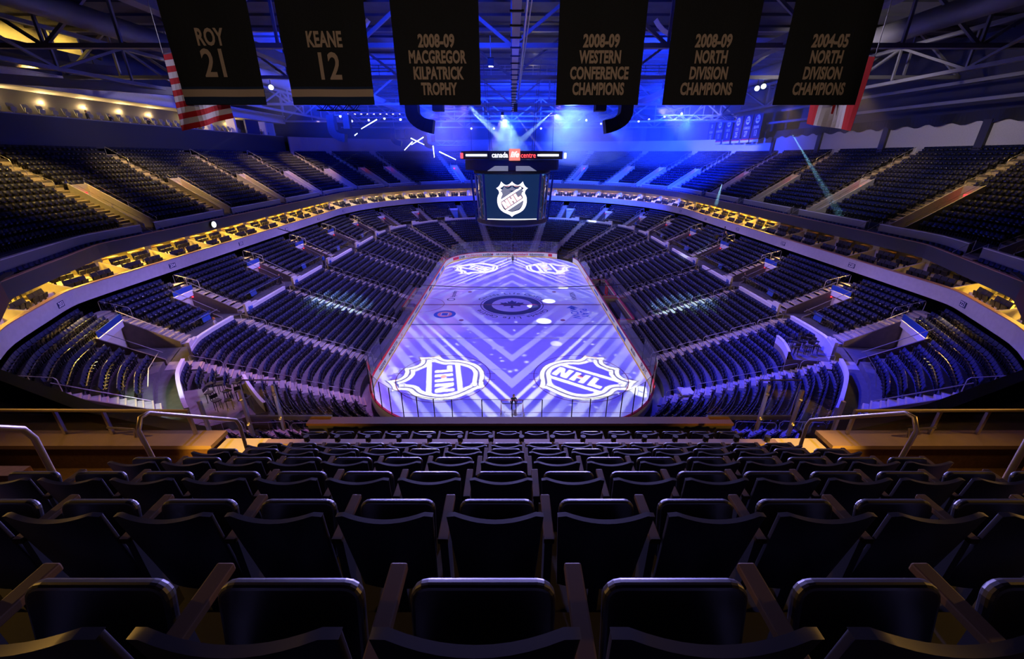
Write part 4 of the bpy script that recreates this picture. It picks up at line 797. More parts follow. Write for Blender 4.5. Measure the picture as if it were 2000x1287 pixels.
# ---------------------------------------------------------------- foreground block of seats
def rounded(w, h, r, n=4):
    out = []
    for cx, cy, a0 in [(w / 2 - r, h / 2 - r, 0), (-w / 2 + r, h / 2 - r, 90), (-w / 2 + r, -h / 2 + r, 180), (w / 2 - r, -h / 2 + r, 270)]:
        out += [(cx + r * math.cos(math.radians(a0 + 90 * k / n)), cy + r * math.sin(math.radians(a0 + 90 * k / n))) for k in range(n + 1)]
    return out
def near_seat(name, label, group):
    t = empty(name, label=label, cat='seat', group=group)
    # seat back: a shell dished to the rear whose top edge dips in the middle; origin at the middle of the back's top line
    R = []; th = 0.026
    nz = 7; nx = 13
    def pt(u, w, side):
        hw = 0.232 - 0.03 * w; x = u * hw; ztop = -0.040 * (1 - u * u) - 0.028 * max(0, abs(u) - 0.80) ** 2 / 0.04; z = ztop * (1 - w) + w * -0.62 ; y = -0.030 * (1 - u * u) + 0.085 * w + (th if side else 0)
        return (x, y, z)
    us = np.linspace(-1, 1, nx); ws = np.linspace(0, 1, nz)
    m = MB(); ring = lambda w: [pt(u, w, 0) for u in us] + [pt(u, w, 1) for u in us[::-1]]
    rows_ = [ring(w) + [ring(w)[0]] for w in ws]; m.grid(rows_)
    top = ring(0); n2 = len(top); m.add([pt(u, 0, 0) for u in us] + [pt(u, 0, 1) for u in us], [(i, i + 1, nx + i + 1, nx + i) for i in range(nx - 1)])
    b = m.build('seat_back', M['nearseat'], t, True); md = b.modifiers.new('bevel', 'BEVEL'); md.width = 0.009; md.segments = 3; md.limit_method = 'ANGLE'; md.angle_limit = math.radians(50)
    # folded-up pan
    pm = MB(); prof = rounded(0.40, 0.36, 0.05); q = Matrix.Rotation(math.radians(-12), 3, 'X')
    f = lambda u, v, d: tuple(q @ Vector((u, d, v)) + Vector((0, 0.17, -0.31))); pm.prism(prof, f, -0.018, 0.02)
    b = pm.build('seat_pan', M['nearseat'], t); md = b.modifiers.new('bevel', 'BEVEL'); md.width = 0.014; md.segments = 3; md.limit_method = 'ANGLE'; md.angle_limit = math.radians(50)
    MB().box((0, 0.10, -0.66), (0.06, 0.06, 0.40)).build('pedestal', M['black'], t)
    a = MB().box((0.265, 0.165, -0.215), (0.052, 0.30, 0.03)).build('armrest', M['neararm'], t); md = a.modifiers.new('bevel', 'BEVEL'); md.width = 0.006; md.segments = 2
    s_ = MB().box((0.265, 0.09, -0.53), (0.04, 0.10, 0.60)).build('arm_support', M['black'], t)
    return t
rowsN = ['nearest foreground row', 'second foreground row', 'third foreground row', 'fourth foreground row', 'fifth foreground row', 'sixth foreground row']
proto = None
for k in range(6):
    lo, hi = [(-3, 3), (-6, 6), (-7, 8), (-7, 8), (-7, 8), (-7, 8)][k]
    for j in range(lo, hi + 1):
        lb = 'black folding seat seen from behind, %s from the left in the %s' % (ORD[j - lo], rowsN[k]); gp = 'black seats of the ' + rowsN[k]
        if proto is None: proto = near_seat('folding_seat', lb, gp); o = proto
        else: o = copy_tree(proto); o['label'] = lb; o['group'] = gp
        o.location = (-0.08 + 0.53 * j, -55.31 + 0.88 * k, 18.88 - 0.61 * k)
for j in range(-7, 9):
    o = copy_tree(proto); o['label'] = 'black folding seat, %s from the left in the front row behind the parapet' % ORD[j + 7]; o['group'] = 'black seats behind the front parapet'; o.location = (-0.08 + 0.575 * j, -49.02, 14.62)
fl = MB()
for k in range(-1, 6):
    y0 = -55.31 + 0.88 * k - 0.30; z = 18.88 - 0.61 * k - 0.86; fl.box((0.18, y0 + 0.44, (z + 10) / 2), (9.4, 0.88, z - 10))
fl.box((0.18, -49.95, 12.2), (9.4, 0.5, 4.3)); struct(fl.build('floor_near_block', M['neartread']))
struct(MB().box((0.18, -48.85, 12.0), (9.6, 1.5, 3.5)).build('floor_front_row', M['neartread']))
struct(MB().box((0.18, -49.66, 13.9), (9.6, 0.14, 2.0)).build('wall_row_parapet', M['pinkcap']))
fr = MB().box((0.18, -48.1, 13.2), (9.7, 0.16, 2.0)).build('wall_front_parapet', M['dark']); struct(fr); MB().box((0.18, -48.1, 14.23), (9.7, 0.26, 0.06)).build('parapet_cap', M['redcurtain'], fr)
for j in range(-7, 9):
    t = empty('cup_holder', (0.18 + 0.575 * j, -49.66, 14.93), label='black cup holder on the beige parapet, %s from the left' % ORD[j + 7], cat='cup holder', group='cup holders on the beige parapet')
    MB().cyl((0, 0.0, -0.02), (0, 0.0, 0.09), 0.05, 10).build('cup', M['black'], t); MB().box((0, -0.05, -0.06), (0.03, 0.05, 0.12)).build('bracket', M['greyshirt'], t)
# side stairs, ledges, handrails and glass guards of the block
for sx in (-1, 1):
    sd = SIDE[sx]; ex = lambda v: sx * v + 0.18
    st, no = MB(), MB()
    for k in range(-1, 7):
        y0 = -55.31 + 0.88 * k - 0.30; z = 18.88 - 0.61 * k - 0.86
        st.box((ex(5.15), y0 + 0.44, z - 1.0), (0.9, 0.88, 2.0)); st.box((ex(5.15), y0 - 0.22, z + 0.12), (0.9, 0.44, 0.30)); no.box((ex(5.15), y0 + 0.86, z + 0.005), (0.9, 0.05, 0.012))
    o = struct(st.build('aisle_stairs', M['carpet'])); no.build('step_nosing', M['stair_edge'], o)
    struct(MB().box((ex(9.3), -50.6, 14.3), (7.4, 2.4, 0.2)).build('floor_near_landing', M['carpet']))
    w = MB().box((ex(10.05), -49.62, 13.9), (8.6, 0.4, 1.95)); w.box((ex(9.6), -52.2, 15.2), (7.6, 0.16, 2.6)); w = w.build('wall_near_ledge', M['carpet']); struct(w)
    MB().box((ex(10.05), -49.62, 14.91), (8.7, 0.46, 0.08)).build('ledge_cap', M['pinkcap'], w)
    for q, (ya, za, yb, zb) in enumerate([(-51.95, 17.05, -50.5, 16.03), (-54.2, 18.6, -52.85, 17.62)]):
        x = ex(4.52); m = MB().tube([(x, ya + 0.02, za - 0.95), (x, ya - 0.03, za - 0.16), (x, ya + 0.05, za - 0.03), (x, ya + 0.16, za - 0.04), (x, yb - 0.16, zb + 0.08), (x, yb - 0.04, zb - 0.02), (x, yb, zb - 0.15), (x, yb - 0.02, zb - 0.95)], 0.026, 8)
        tag(m.build('handrail', M['satin'], smooth=True), 'thick looped steel handrail beside the %s foreground stairs, %s one' % (sd, ['lower', 'upper'][q]), 'handrail', 'foreground handrails')
    t = empty('glass_guard', (ex(6.2), -49.5, 14.95), label='glass guard with long steel rail on the %s foreground ledge' % sd, cat='glass guard')
    MB().tube([(0, 0, 0.52), (sx * 8.0, 0, 0.56)], 0.032, 8).build('top_rail', M['satin'], t); MB().box((sx * 4.0, 0, 0.24), (8.0, 0.015, 0.42)).build('glass', M['glass'], t)
    for xx in (0.02, 1.6, 2.5, 4.6): MB().bar((sx * xx, 0, 0), (sx * (xx + 0.0), 0.0, 0.52), 0.05).build('post', M['steel'], t)
    MB().tube([(sx * 1.6, -0.05, 0.18), (sx * 1.05, -0.1, 0.18), (sx * 1.1, -0.1, -0.02)], 0.02, 6).build('foot_rail', M['steel'], t)
    t = empty('glass_gate', (ex(5.5), -49.0, 14.45), label='glass gate with steel posts beside the %s end of the front row' % sd, cat='glass gate')
    for xx, yy in [(-0.45, 0.3), (0.1, 0.1), (0.62, -0.3)]: MB().box((sx * xx, yy, 0.55), (0.055, 0.055, 1.1)).build('post', M['steel'], t)
    MB().box((sx * -0.18, 0.2, 0.62), (0.5, 0.012, 0.85)).build('glass', M['glass'], t); MB().box((sx * 0.36, -0.1, 0.62), (0.46, 0.012, 0.85), Matrix.Rotation(sx * -0.6, 3, 'Z')).build('glass', M['glass'], t)
    for xx, yy, zz in [(-0.45, 0.26, 0.9), (-0.45, 0.26, 0.3), (0.1, 0.06, 0.9), (0.1, 0.06, 0.3), (0.62, -0.34, 0.2)]: MB().ball((sx * xx, yy, zz), 0.04, 8).build('clamp', M['steel'], t)
    t = empty('glass_screen', (ex(5.35), -47.9, 14.2), label='tall clear glass screen at the %s end of the front parapet' % sd, cat='glass screen')
    MB().box((0, 0, 0.5), (1.95, 0.014, 1.0)).build('glass', M['glass'], t); MB().box((sx * 0.5, 0, 1.0), (0.95, 0.03, 0.02)).build('edge_trim', M['steel'], t); MB().box((sx * 0.98, 0, 0.45), (0.02, 0.02, 0.9)).build('edge_trim', M['steel'], t); MB().box((0, -0.05, 0.03), (1.95, 0.06, 0.10)).build('base_channel', M['steel'], t)
    struct(MB().box((ex(5.25), -49.75, 14.2), (0.85, 0.55, 1.25)).build('wall_stair_box', M['cream']))
    spot('step_lamp', (ex(5.6), -52.6, 16.6), (ex(5.2), -49.9, 14.5), 1000, (1.0, 0.50, 0.04), 42, 0.7, 0.05)
    # near corner of the upper fascia, curving in under the camera's end
    P = [(33.2, -29.5), (31.4, -31.8), (25, -38.3), (18.3, -43.1), (12.8, -45.3), (8.0, -46.6)]
    path = [((sx * x, y, 0), (sx * 0.45, -0.89)) for x, y in P]
    o = struct(MB().sweep(path, [(0, 11.5), (0.2, 11.5), (0.2, 12.73), (0, 12.73)]).build('wall_near_fascia_' + sd, M['redcurtain'])); MB().sweep(path, [(-0.05, 12.73), (0.35, 12.73), (0.35, 12.82), (-0.05, 12.82)]).build('fascia_cap', M['dark'], o)
    struct(MB().add([(sx * x, y, 12.3) for x, y in P] + [(sx * 9, -58, 12.3), (sx * 45, -50, 12.3)], [(0, 1, 2, 3, 4, 5, 6, 7)]).build('floor_near_corner', M['dark']))
# ---------------------------------------------------------------- scoreboard over centre ice
sb = empty('scoreboard', (0, 0, 0), label='centre-hung four-sided scoreboard with glowing shield on its dark screen', cat='scoreboard')
def screen_panel(rot, name):
    q = Matrix.Rotation(rot, 3, 'Z'); rows_ = []
    def f(x, z, d=0.0): s = (z - 12.6) / 5.2; w = x * (0.97 + 0.06 * s); return q @ Vector((w, -(4.15 + 0.25 * s) + 0.030 * x * x + d, z))
    for z in (12.75, 17.75): rows_.append([f(x, z) for x in np.linspace(-3.7, 3.7, 9)])
    back = [[f(x, z, 0.25) for x in np.linspace(-3.7, 3.7, 9)] for z in (12.75, 17.75)]
    m = MB(); m.grid(rows_); m.grid(back); m.add(rows_[1] + back[1][::-1], [tuple(range(18))]); m.add(rows_[0] + back[0][::-1], [tuple(range(18))])
    o = m.build('screen', M['screen'], sb); bz = MB()
    for sx in (-1, 1): bz.bar(f(sx * 3.75, 12.7), f(sx * 3.75, 17.8), 0.12)
    bz.tube([f(x, 12.68) for x in np.linspace(-3.75, 3.75, 9)], 0.09, 6); bz.build('screen_rim', M['steel'], o); return f, o
f0, so = screen_panel(0, 'front')
for r in (90, 180, 270): screen_panel(math.radians(r), 'side')
sc = 3.55
def onscr(dy): return lambda u, v, d: tuple(f0(u * sc * 1.15, 15.05 + v * sc * 1.12, dy - d))
filled('shield_emblem', [SHIELD], M['led_logo'], onscr(-0.03), so, 0.004)
ssc = lambda k: [(x * k, y * k) for x, y in SHIELD]
filled('shield_emblem', [ssc(0.895), ssc(0.87)], M['led_logopink'], onscr(-0.05), so, 0.004)
filled('shield_emblem', [ssc(0.75)], M['screen_grey'], onscr(-0.045), so, 0.004)
CL = lambda P: P
inn = ssc(0.78)
def line_in(yv):       # where a band edge meets the inner outline
    t = np.linspace(-0.6, 0.6, 400); pts = [band(x, yv) for x in t]; ok = pip(inn, np.array([p[0] for p in pts]), np.array([p[1] for p in pts])); return t[ok][0], t[ok][-1]
for y0, y1 in [(-0.19, -0.135), (0.135, 0.19)]:
    a0, b0 = line_in(y0); a1, b1 = line_in(y1); filled('shield_band', [[band(a0, y0), band(b0, y0), band(b1, y1), band(a1, y1)]], M['led_logo'], onscr(-0.06), so, 0.004)
for P in GLYPH: filled('shield_lettering', [P], M['led_logo'], onscr(-0.06), so, 0.004); filled('shield_lettering_edge', [off(P, -0.012), P], M['led_logopink'], onscr(-0.065), so, 0.004)
fr = MB(); rg = MB()
for k in range(4):
    q = Matrix.Rotation(math.pi / 4 + k * math.pi / 2, 3, 'Z')
    for sx in (-0.55, 0.55): fr.bar(q @ Vector((sx, -5.25, 12.7)), q @ Vector((sx * 1.2, -5.65, 17.9)), 0.12)
    for j in range(5): fr.bar(q @ Vector((-0.55 if j % 2 else 0.6, -5.25 - 0.06 * j, 12.8 + j)), q @ Vector((0.6 if j % 2 else -0.55, -5.3 - 0.06 * j, 13.8 + j)), 0.08)
for k in range(4):
    q = Matrix.Rotation(math.pi / 4 + k * math.pi / 2, 3, 'Z')
    for sx_ in (-1, 1): MB().bar(q @ Vector((sx_ * 0.95, -5.4, 12.6)), q @ Vector((sx_ * 1.15, -5.9, 18.0)), 0.22).build('corner_fin', M['bluesign'], sb)
fr.build('corner_truss', M['cloth_w'], sb)  # pale material puts the white light on these trusses into their colour
MB().tube([f0(x, 12.70, -0.1) for x in np.linspace(-3.4, 3.4, 9)], 0.05, 6).build('led_strip', M['led_white'], sb)
oct_ = lambda r, z: [(r * math.cos(t), r * math.sin(t), z) for t in np.linspace(0, 2 * math.pi, 33)]
MB().grid([oct_(4.35, 11.75), oct_(4.7, 12.0), oct_(4.75, 12.6), oct_(4.4, 12.62)]).build('lower_ring', M['navy'], sb); MB().grid([oct_(0.05, 11.75), oct_(4.35, 11.75)]).build('underside', M['dark'], sb)
MB().grid([oct_(4.6, 17.9), oct_(4.9, 18.0), oct_(4.9, 18.25), oct_(3.0, 18.7)]).build('upper_ring', M['dark'], sb)
pn = MB()
for sx in (-1, 1): pn.add([(sx * 0.45, -4.95, 18.3), (sx * 2.9, -4.95, 18.3), (sx * 2.0, -5.05, 18.85), (sx * 0.45, -5.05, 18.85)], [(0, 1, 2, 3)])
pn.build('top_panel', M['screen_grey'], sb)
cab = MB()
for x in (-2.5, 2.5):
    for y in (-2.5, 2.5): cab.bar((x, y, 18.2), (x * 1.3, y, 30), 0.06)
cab.build('hanging_cable', M['grey'], sb)
# the sign ring above
sg = empty('sign_ring', (0, 0, 0), label='round sign ring with the arena name over the scoreboard', cat='sign')
def ringy(r0, r1, z0, z1): return MB().grid([[(r * math.cos(t), r * 0.62 * math.sin(t) - 0.9, z) for t in np.linspace(0, 2 * math.pi, 49)] for r, z in [(r0, z0), (r1, z0), (r1, z1), (r0, z1), (r0, z0)]])
ringy(6.0, 6.3, 19.55, 20.45).build('ring_body', M['dark'], sg); ringy(5.75, 5.85, 18.35, 19.5).build('curtain', M['navy'], sg)
yf = -4.95
for x0, x1 in [(-5.35, -2.9), (2.95, 5.4)]:
    MB().box(((x0 + x1) / 2, yf + 0.2, 20.0), (x1 - x0, 0.12, 0.22)).build('light_bar', M['led_white'], sg); MB().box(((x0 + x1) / 2, yf + 0.35, 20.0), (x1 - x0 + 0.2, 0.1, 0.5)).build('bar_housing', M['dark'], sg)
MB().box((-5.95, yf + 1.4, 19.95), (0.3, 0.3, 0.6)).build('end_lamp', M['led_redtext'], sg); MB().box((6.3, yf + 1.4, 19.95), (0.25, 0.3, 0.6)).build('end_lamp', M['led_white'], sg)
MB().box((0.3, yf - 0.05, 20.05), (1.28, 0.12, 1.25)).build('sign_square', M['led_pink'], sg); MB().box((0.3, yf + 0.2, 20.0), (5.9, 0.12, 0.85)).build('sign_back', M['black'], sg)
text('sign_lettering', 'canada', M['led_white'], (-1.4, yf - 0.02, 20.0), (1, 0, 0), (0, 0, 1), 0.78, 0.88, 0.012, 0.02, parent=sg); text('sign_lettering', 'life', M['led_white'], (0.28, yf - 0.14, 20.05), (1, 0, 0), (0, 0, 1), 0.85, 1.0, 0.004, 0.01, shear=0.3, parent=sg); text('sign_lettering', 'centre', M['led_redtext'], (1.88, yf - 0.02, 19.98), (1, 0, 0), (0, 0, 1), 0.78, 0.85, 0.008, 0.02, parent=sg)
for x in (-5, 5): MB().bar((x, -1, 20.4), (x, -1, 30), 0.05).build('hanging_cable', M['grey'], sg)
# ---------------------------------------------------------------- roof
struct(MB().box((0, 18, 33.2), (112, 150, 0.3)).build('ceiling', M['deck']))
rib = MB()
for y in np.arange(-50, 92, 4.0): rib.box((0, y, 32.95), (110, 0.18, 0.25))
struct(rib.build('ceiling_ribs', M['deck']))
def truss(a, b, depth, n, w=0.28, lean=None):
    a, b = Vector(a), Vector(b); m = MB(); up = Vector((0, 0, depth)); m.bar(a, b, w * 1.5, w); m.bar(a + up, b + up, w * 1.3, w)
    for k in range(n):
        p = a.lerp(b, k / n); q = a.lerp(b, (k + 1) / n); m.bar(p, p + up, w * 0.6)
        if k % 2: m.bar(p + up, q, w * 0.7)
        else: m.bar(p, q + up, w * 0.7)
    return m
for i, y in enumerate((-30, -17, -3, 22, 44, 64)):
    tag(truss((-50, y, 28.0 if y < 40 else 27.0), (50, y, 28.0 if y < 40 else 27.0), 4.4, 16, 0.34).build('roof_truss', M['truss']), 'grey steel roof truss across the hall, %s from the near end' % ORD[i], 'truss', 'cross trusses of the roof')
for sx in (-1, 1):
    tag(MB().bar((sx * 22, -48, 28.4), (sx * 22, 70, 28.4), 0.9, 0.75).build('roof_beam', M['truss']), 'wide grey roof beam running lengthwise on the %s' % SIDE[sx], 'beam')
    tag(truss((sx * 39, -45, 26.6), (sx * 39, 60, 27.2), 3.0, 14, 0.3).build('roof_truss', M['truss']), 'lengthwise steel truss over the %s upper stand' % SIDE[sx], 'truss')
    tag(MB().tube([(sx * 34, -48, 30.0), (sx * 34, 40, 30.0)], 0.85, 16).build('air_duct', M['grey'], smooth=True), 'big round air duct along the roof on the %s' % SIDE[sx], 'duct')
for i, (x, y, z, r) in enumerate([(-15, -14, 29.4, 3.2), (15, -14, 29.4, 3.2), (-5, -22, 30, 3.4), (5, -22, 30, 3.4), (11, -24, 30, 3.0), (-11, -24, 30, 3.0)]):
    m = MB().grid([[(x + r * math.sin(t), y + q, z + 2.2 - r * math.cos(t) * 0.75) for t in np.linspace(-1.1, 1.1, 13)] for q in (-0.5, 0.5)])
    o = tag(m.build('cloth_swag', M['cloth_w']), 'pale cloth swag drooping under the roof, %s counted from the %s' % (ORD[i // 2], ['left half', 'right half'][i % 2]), 'cloth', 'swags under the roof'); md = o.modifiers.new('s', 'SOLIDIFY'); md.thickness = 0.03
ct = empty('cable_tray', (0.25, 0, 27.0), label='pale cable tray running down the middle of the roof', cat='cable tray')
MB().box((0, -10, 0), (0.5, 66, 0.12)).build('tray', M['cloth_w'], ct)
for y in np.arange(-40, 22, 2.6): MB().box((0, y, -0.1), (0.75, 0.12, 0.1)).build('cross_bar', M['black'], ct)
MB().tube([(0.55, -43, 0.1), (0.55, 10, 0.1)], 0.07, 6).build('conduit', M['steel'], ct); MB().tube([(0.8, -43, 0.1), (0.6, 10, 0.1)], 0.04, 6).build('conduit', M['steel'], ct)
MB().box((0.25, 8.0, -0.9), (0.5, 0.5, 1.0)).build('junction_box', M['black'], ct)
cw = empty('catwalk', (0, -1, 28.3), label='catwalk with lit railings among the trusses above centre ice', cat='catwalk')
MB().box((0, 0, 0), (40, 1.2, 0.12)).build('deck', M['grey'], cw); r_ = MB()
for z in (0.5, 0.8, 1.1): r_.bar((-20, -0.6, z), (20, -0.6, z), 0.06)
for x in np.arange(-20, 20.1, 1.6): r_.bar((x, -0.6, 0), (x, -0.6, 1.1), 0.05)
r_.build('railing', M['steel'], cw); point('catwalk_lamp', (2.5, -2.4, 30.2), 90, (1.0, 0.85, 0.4), 0.1)
# roof of the far half: flat panels with light seams
fp = MB()
for y in (24, 34, 44, 54): fp.box((0, y, 28.0), (32, 0.14, 0.3))
for x in (-16, -5, 5, 16): fp.box((x, 40, 28.05), (0.25, 34, 0.2))
tag(fp.build('panel_grid', M['truss']), 'flat grid of ceiling seams hung over the far half', 'ceiling grid')
# ---------------------------------------------------------------- press level on the left
PX = -52.4
struct(MB().box((PX - 0.1, 7, 22.4), (0.3, 80, 3.2)).build('wall_press_front', M['dark'])); struct(MB().box((PX - 0.2, 7, 24.05), (0.6, 80, 0.12)).build('trim_press_ledge', M['grey'])); struct(MB().box((PX - 1.7, 7, 22.9), (3.4, 80, 0.2)).build('floor_press', M['concrete'])); struct(MB().box((PX - 3.2, 7, 24.8), (0.2, 80, 4.0)).build('wall_press_back', M['cream']))
struct(MB().box((PX + 0.6, 7, 27.4), (1.0, 80, 1.5)).build('wall_press_lintel', M['wallpaint'])); struct(MB().box((PX - 1.3, 7, 26.75), (3.9, 80, 0.16)).build('ceiling_press', M['wallpaint'])); struct(MB().box((PX - 1.0, 7, 28.2), (4.6, 80, 0.14)).build('ceiling_press_top', M['wallpaint']))
pp = MB()
for y in (19.0, 23.5, 30.5, 41, 44): pp.box((PX - 1.0, y, 24.9), (1.6, 0.5, 3.7))
struct(pp.build('wall_press_pillars', M['wallpaint'])); struct(MB().box((PX - 0.6, 36.5, 24.9), (0.3, 4.6, 3.6)).build('wall_press_booth', M['navy']))
for i, y in enumerate((-6.6, -1.5, 3.6, 8.8, 13.9, 21.4, 27.4, 32.4, 42.5, 46)):
    t = empty('wall_sconce', (PX - 3.0, y, 25.7), label='warm glowing wall sconce in the press level, %s from the near end' % ORD[i], cat='lamp', group='press level sconces')
    MB().box((0.06, 0, 0), (0.14, 0.28, 0.42)).build('shade', M['led_warm'], t); MB().box((0.0, 0, -0.28), (0.08, 0.12, 0.12)).build('bracket', M['grey'], t); point('sconce_lamp', (PX - 2.5, y, 25.7), 300, (1.0, 0.66, 0.24), 0.12)
pc_ = seat_geo(0.5, False).mesh('press_chair', M['grey'])
for i, y in enumerate(np.arange(-9.5, 46, 1.45)):
    if 33.9 < y < 39: continue
    o = bpy.data.objects.new('press_chair', pc_); COL.objects.link(o); o.location = (PX - 0.95, float(y), 23.9); o.rotation_euler = (0, 0, -math.pi / 2); o.scale = (1.4,) * 3; tag(o, 'grey chair at the press counter, %s from the near end' % ORD[i], 'chair', 'chairs along the press counter')
# upper gondola, lit yellow
struct(MB().box((-51.5, -6, 29.3), (5, 14, 0.25)).build('floor_gondola', M['dark'])); struct(MB().box((-53.5, -6, 31.2), (0.3, 14, 4)).build('wall_gondola', M['cream'])); struct(MB().box((-51.0, -0.9, 31.2), (4.0, 0.2, 3.6)).build('wall_gondola_end', M['cream'])); struct(MB().box((-48.95, -7, 29.8), (0.2, 14, 1.2)).build('wall_gondola_front', M['dark']))
area('gondola_lamp', (-51, -5, 32.6), (-51.4, -5, 29), 420, (1.0, 0.66, 0.12), 6, 1.0)
t = empty('followspot', (-48.5, -0.5, 29.4), label='black follow spot on the yellow-lit gondola', cat='light'); MB().cyl((0, 0, 1.2), (0.9, 0.3, 0.9), 0.22, 10).build('body', M['black'], t); MB().bar((0, 0, 0), (0, 0, 1.2), 0.08).build('stand', M['black'], t)
for i, (x, y, z, w) in enumerate([(-42, -13, 27.2, 8), (-41, -6, 26.3, 7)]): tag(MB().bar((x - w, y - 9, z), (x + 3, y + 4, z + 0.4), 0.5, 0.8).build('roof_beam', M['grey']), 'dark sloping beam in front of the left press level, %s' % ['upper', 'lower'][i], 'beam')
tag(MB().bar((-38, 0, 26.5), (-38, 0, 33), 0.6).build('roof_post', M['grey']), 'grey hanging post beside the left gondola', 'post')
# ---------------------------------------------------------------- banners in front of the camera
def banner(xc, label, lines, stripe):
    w = 2.27; y = -43.0; z0 = 21.15; z1 = 26.0; t = empty('banner', (xc, y, z0), label=label, cat='banner', group='dark championship banners')
    R = []
    for z in np.linspace(0, z1 - z0, 8): R.append([(x, 0.02 * math.sin(x * 4 + z) - 0.008, z) for x in np.linspace(-w / 2, w / 2, 13)])
    m = MB(); m.grid(R); m.grid([[(a, b + 0.012, c) for a, b, c in r] for r in R]); m.build('cloth', M['banner'], t)
    if stripe:
        for za, zb, mt in [(0.02, 0.20, 'bannernavy'), (0.20, 0.38, 'bannertxt'), (0.38, 0.44, 'bannernavy')]: MB().grid([[(x, 0.02 * math.sin(x * 4 + z) - 0.014, z) for x in np.linspace(-w / 2, w / 2, 13)] for z in (za, zb)]).build('stripe', M[mt], t)
    MB().cyl((-w / 2 - 0.05, 0, z1 - z0), (w / 2 + 0.05, 0, z1 - z0), 0.03).build('top_pole', M['grey'], t); c = MB()
    for x in (-w / 2, w / 2): c.bar((x, 0, z1 - z0), (x, 0, 33 - z0), 0.02)
    c.build('hanging_cable', M['grey'], t)
    for body, zc, h, wd in lines: text('lettering', body, M['bannertxt'], (0, -0.04, zc), (1, 0, 0), (0, 0, 1), h / 0.69, wd, 0.016, 0.002, 1.03, parent=t)
banner(-7.95, 'dark banner reading ROY 21 with pale stripe at its foot', [('ROY', 1.55, 0.36, 0.68), ('21', 0.95, 0.62, 0.80)], True)
banner(-4.95, 'dark banner reading KEANE 12 with pale stripe at its foot', [('KEANE', 1.50, 0.33, 0.62), ('12', 0.88, 0.60, 0.80)], True)
cl = lambda L: [(s, z, 0.27, wd) for s, z, wd in zip(L, (1.47, 1.11, 0.74, 0.37), (0.72, 0.62, 0.62, 0.62))]
banner(-2.0, 'dark banner reading 2008-09 Macgregor Kilpatrick Trophy', cl(['2008-09', 'MACGREGOR', 'KILPATRICK', 'TROPHY']), False); banner(2.36, 'dark banner reading 2008-09 Western Conference Champions', cl(['2008-09', 'WESTERN', 'CONFERENCE', 'CHAMPIONS']), False)
banner(5.32, 'dark banner reading 2008-09 North Division Champions', cl(['2008-09', 'NORTH', 'DIVISION', 'CHAMPIONS']), False); banner(8.4, 'dark banner reading 2004-05 North Division Champions', cl(['2004-05', 'NORTH', 'DIVISION', 'CHAMPIONS']), False)
def flag(name, label, org, dx, n, zlen, cols, extra=None):     # hanging cloth: origin top near corner, dx = horizontal direction over its width
    t = empty(name, org, label=label, cat='flag'); dx = Vector(dx)
    def P(a, b): fold = 0.07 * math.sin(a * 9 + b * 1.5) * (0.3 + b); return dx * a + Vector((-dx.y, dx.x, 0)).normalized() * fold + Vector((0, 0, -zlen * b - 0.10 * a))
    for (a0, a1, b0, b1, mt) in cols: m = MB(); m.grid([[P(a, b) for a in np.linspace(a0, a1, max(2, int(14 * (a1 - a0)) + 1))] for b in np.linspace(b0, b1, max(2, int(14 * (b1 - b0)) + 1))]); o = m.build('stripe', M[mt], t); md = o.modifiers.new('s', 'SOLIDIFY'); md.thickness = 0.008
    if extra: extra(t, P)
    MB().cyl((0, 0, 0), tuple(dx), 0.02).build('pole', M['steel'], t); MB().bar((0, 0, 0), (0, 0, 33 - org[2]), 0.015).build('hanging_cable', M['grey'], t)
us_cols = [(0, 1, k / 13, (k + 1) / 13, 'cloth_r' if k % 2 == 0 else 'cloth_w') for k in range(13)]
def canton(t, P):
    m = MB(); m.grid([[P(a, b) + Vector((0.02, -0.02, 0)) for a in np.linspace(0.55, 1, 6)] for b in np.linspace(0, 7 / 13, 8)]); m.build('canton', M['cloth_b'], t)
flag('striped_flag', 'red and white striped flag hanging beside the leftmost banner', (-9.33, -43.0, 22.35), (0.45, 1.6, 0.55), 13, 1.85, us_cols, canton)
ca_cols = [(0, 0.25, 0, 1, 'cloth_r'), (0.25, 0.75, 0, 1, 'cloth_w'), (0.75, 1, 0, 1, 'cloth_r')]
def leaf(t, P): filled('maple_leaf', [[(x * 0.26 + 0.5, 0.55 - y * 0.34) for x, y in LEAF]], M['cloth_r'], lambda u, v, d: tuple(P(u, v) + Vector((-0.02, -0.02, 0))), t, 0.001)
flag('maple_leaf_flag', 'red and white maple leaf flag hanging beside the rightmost banner', (9.72, -43.0, 22.3), (-0.35, 1.7, 0.4), 3, 1.8, ca_cols, leaf)
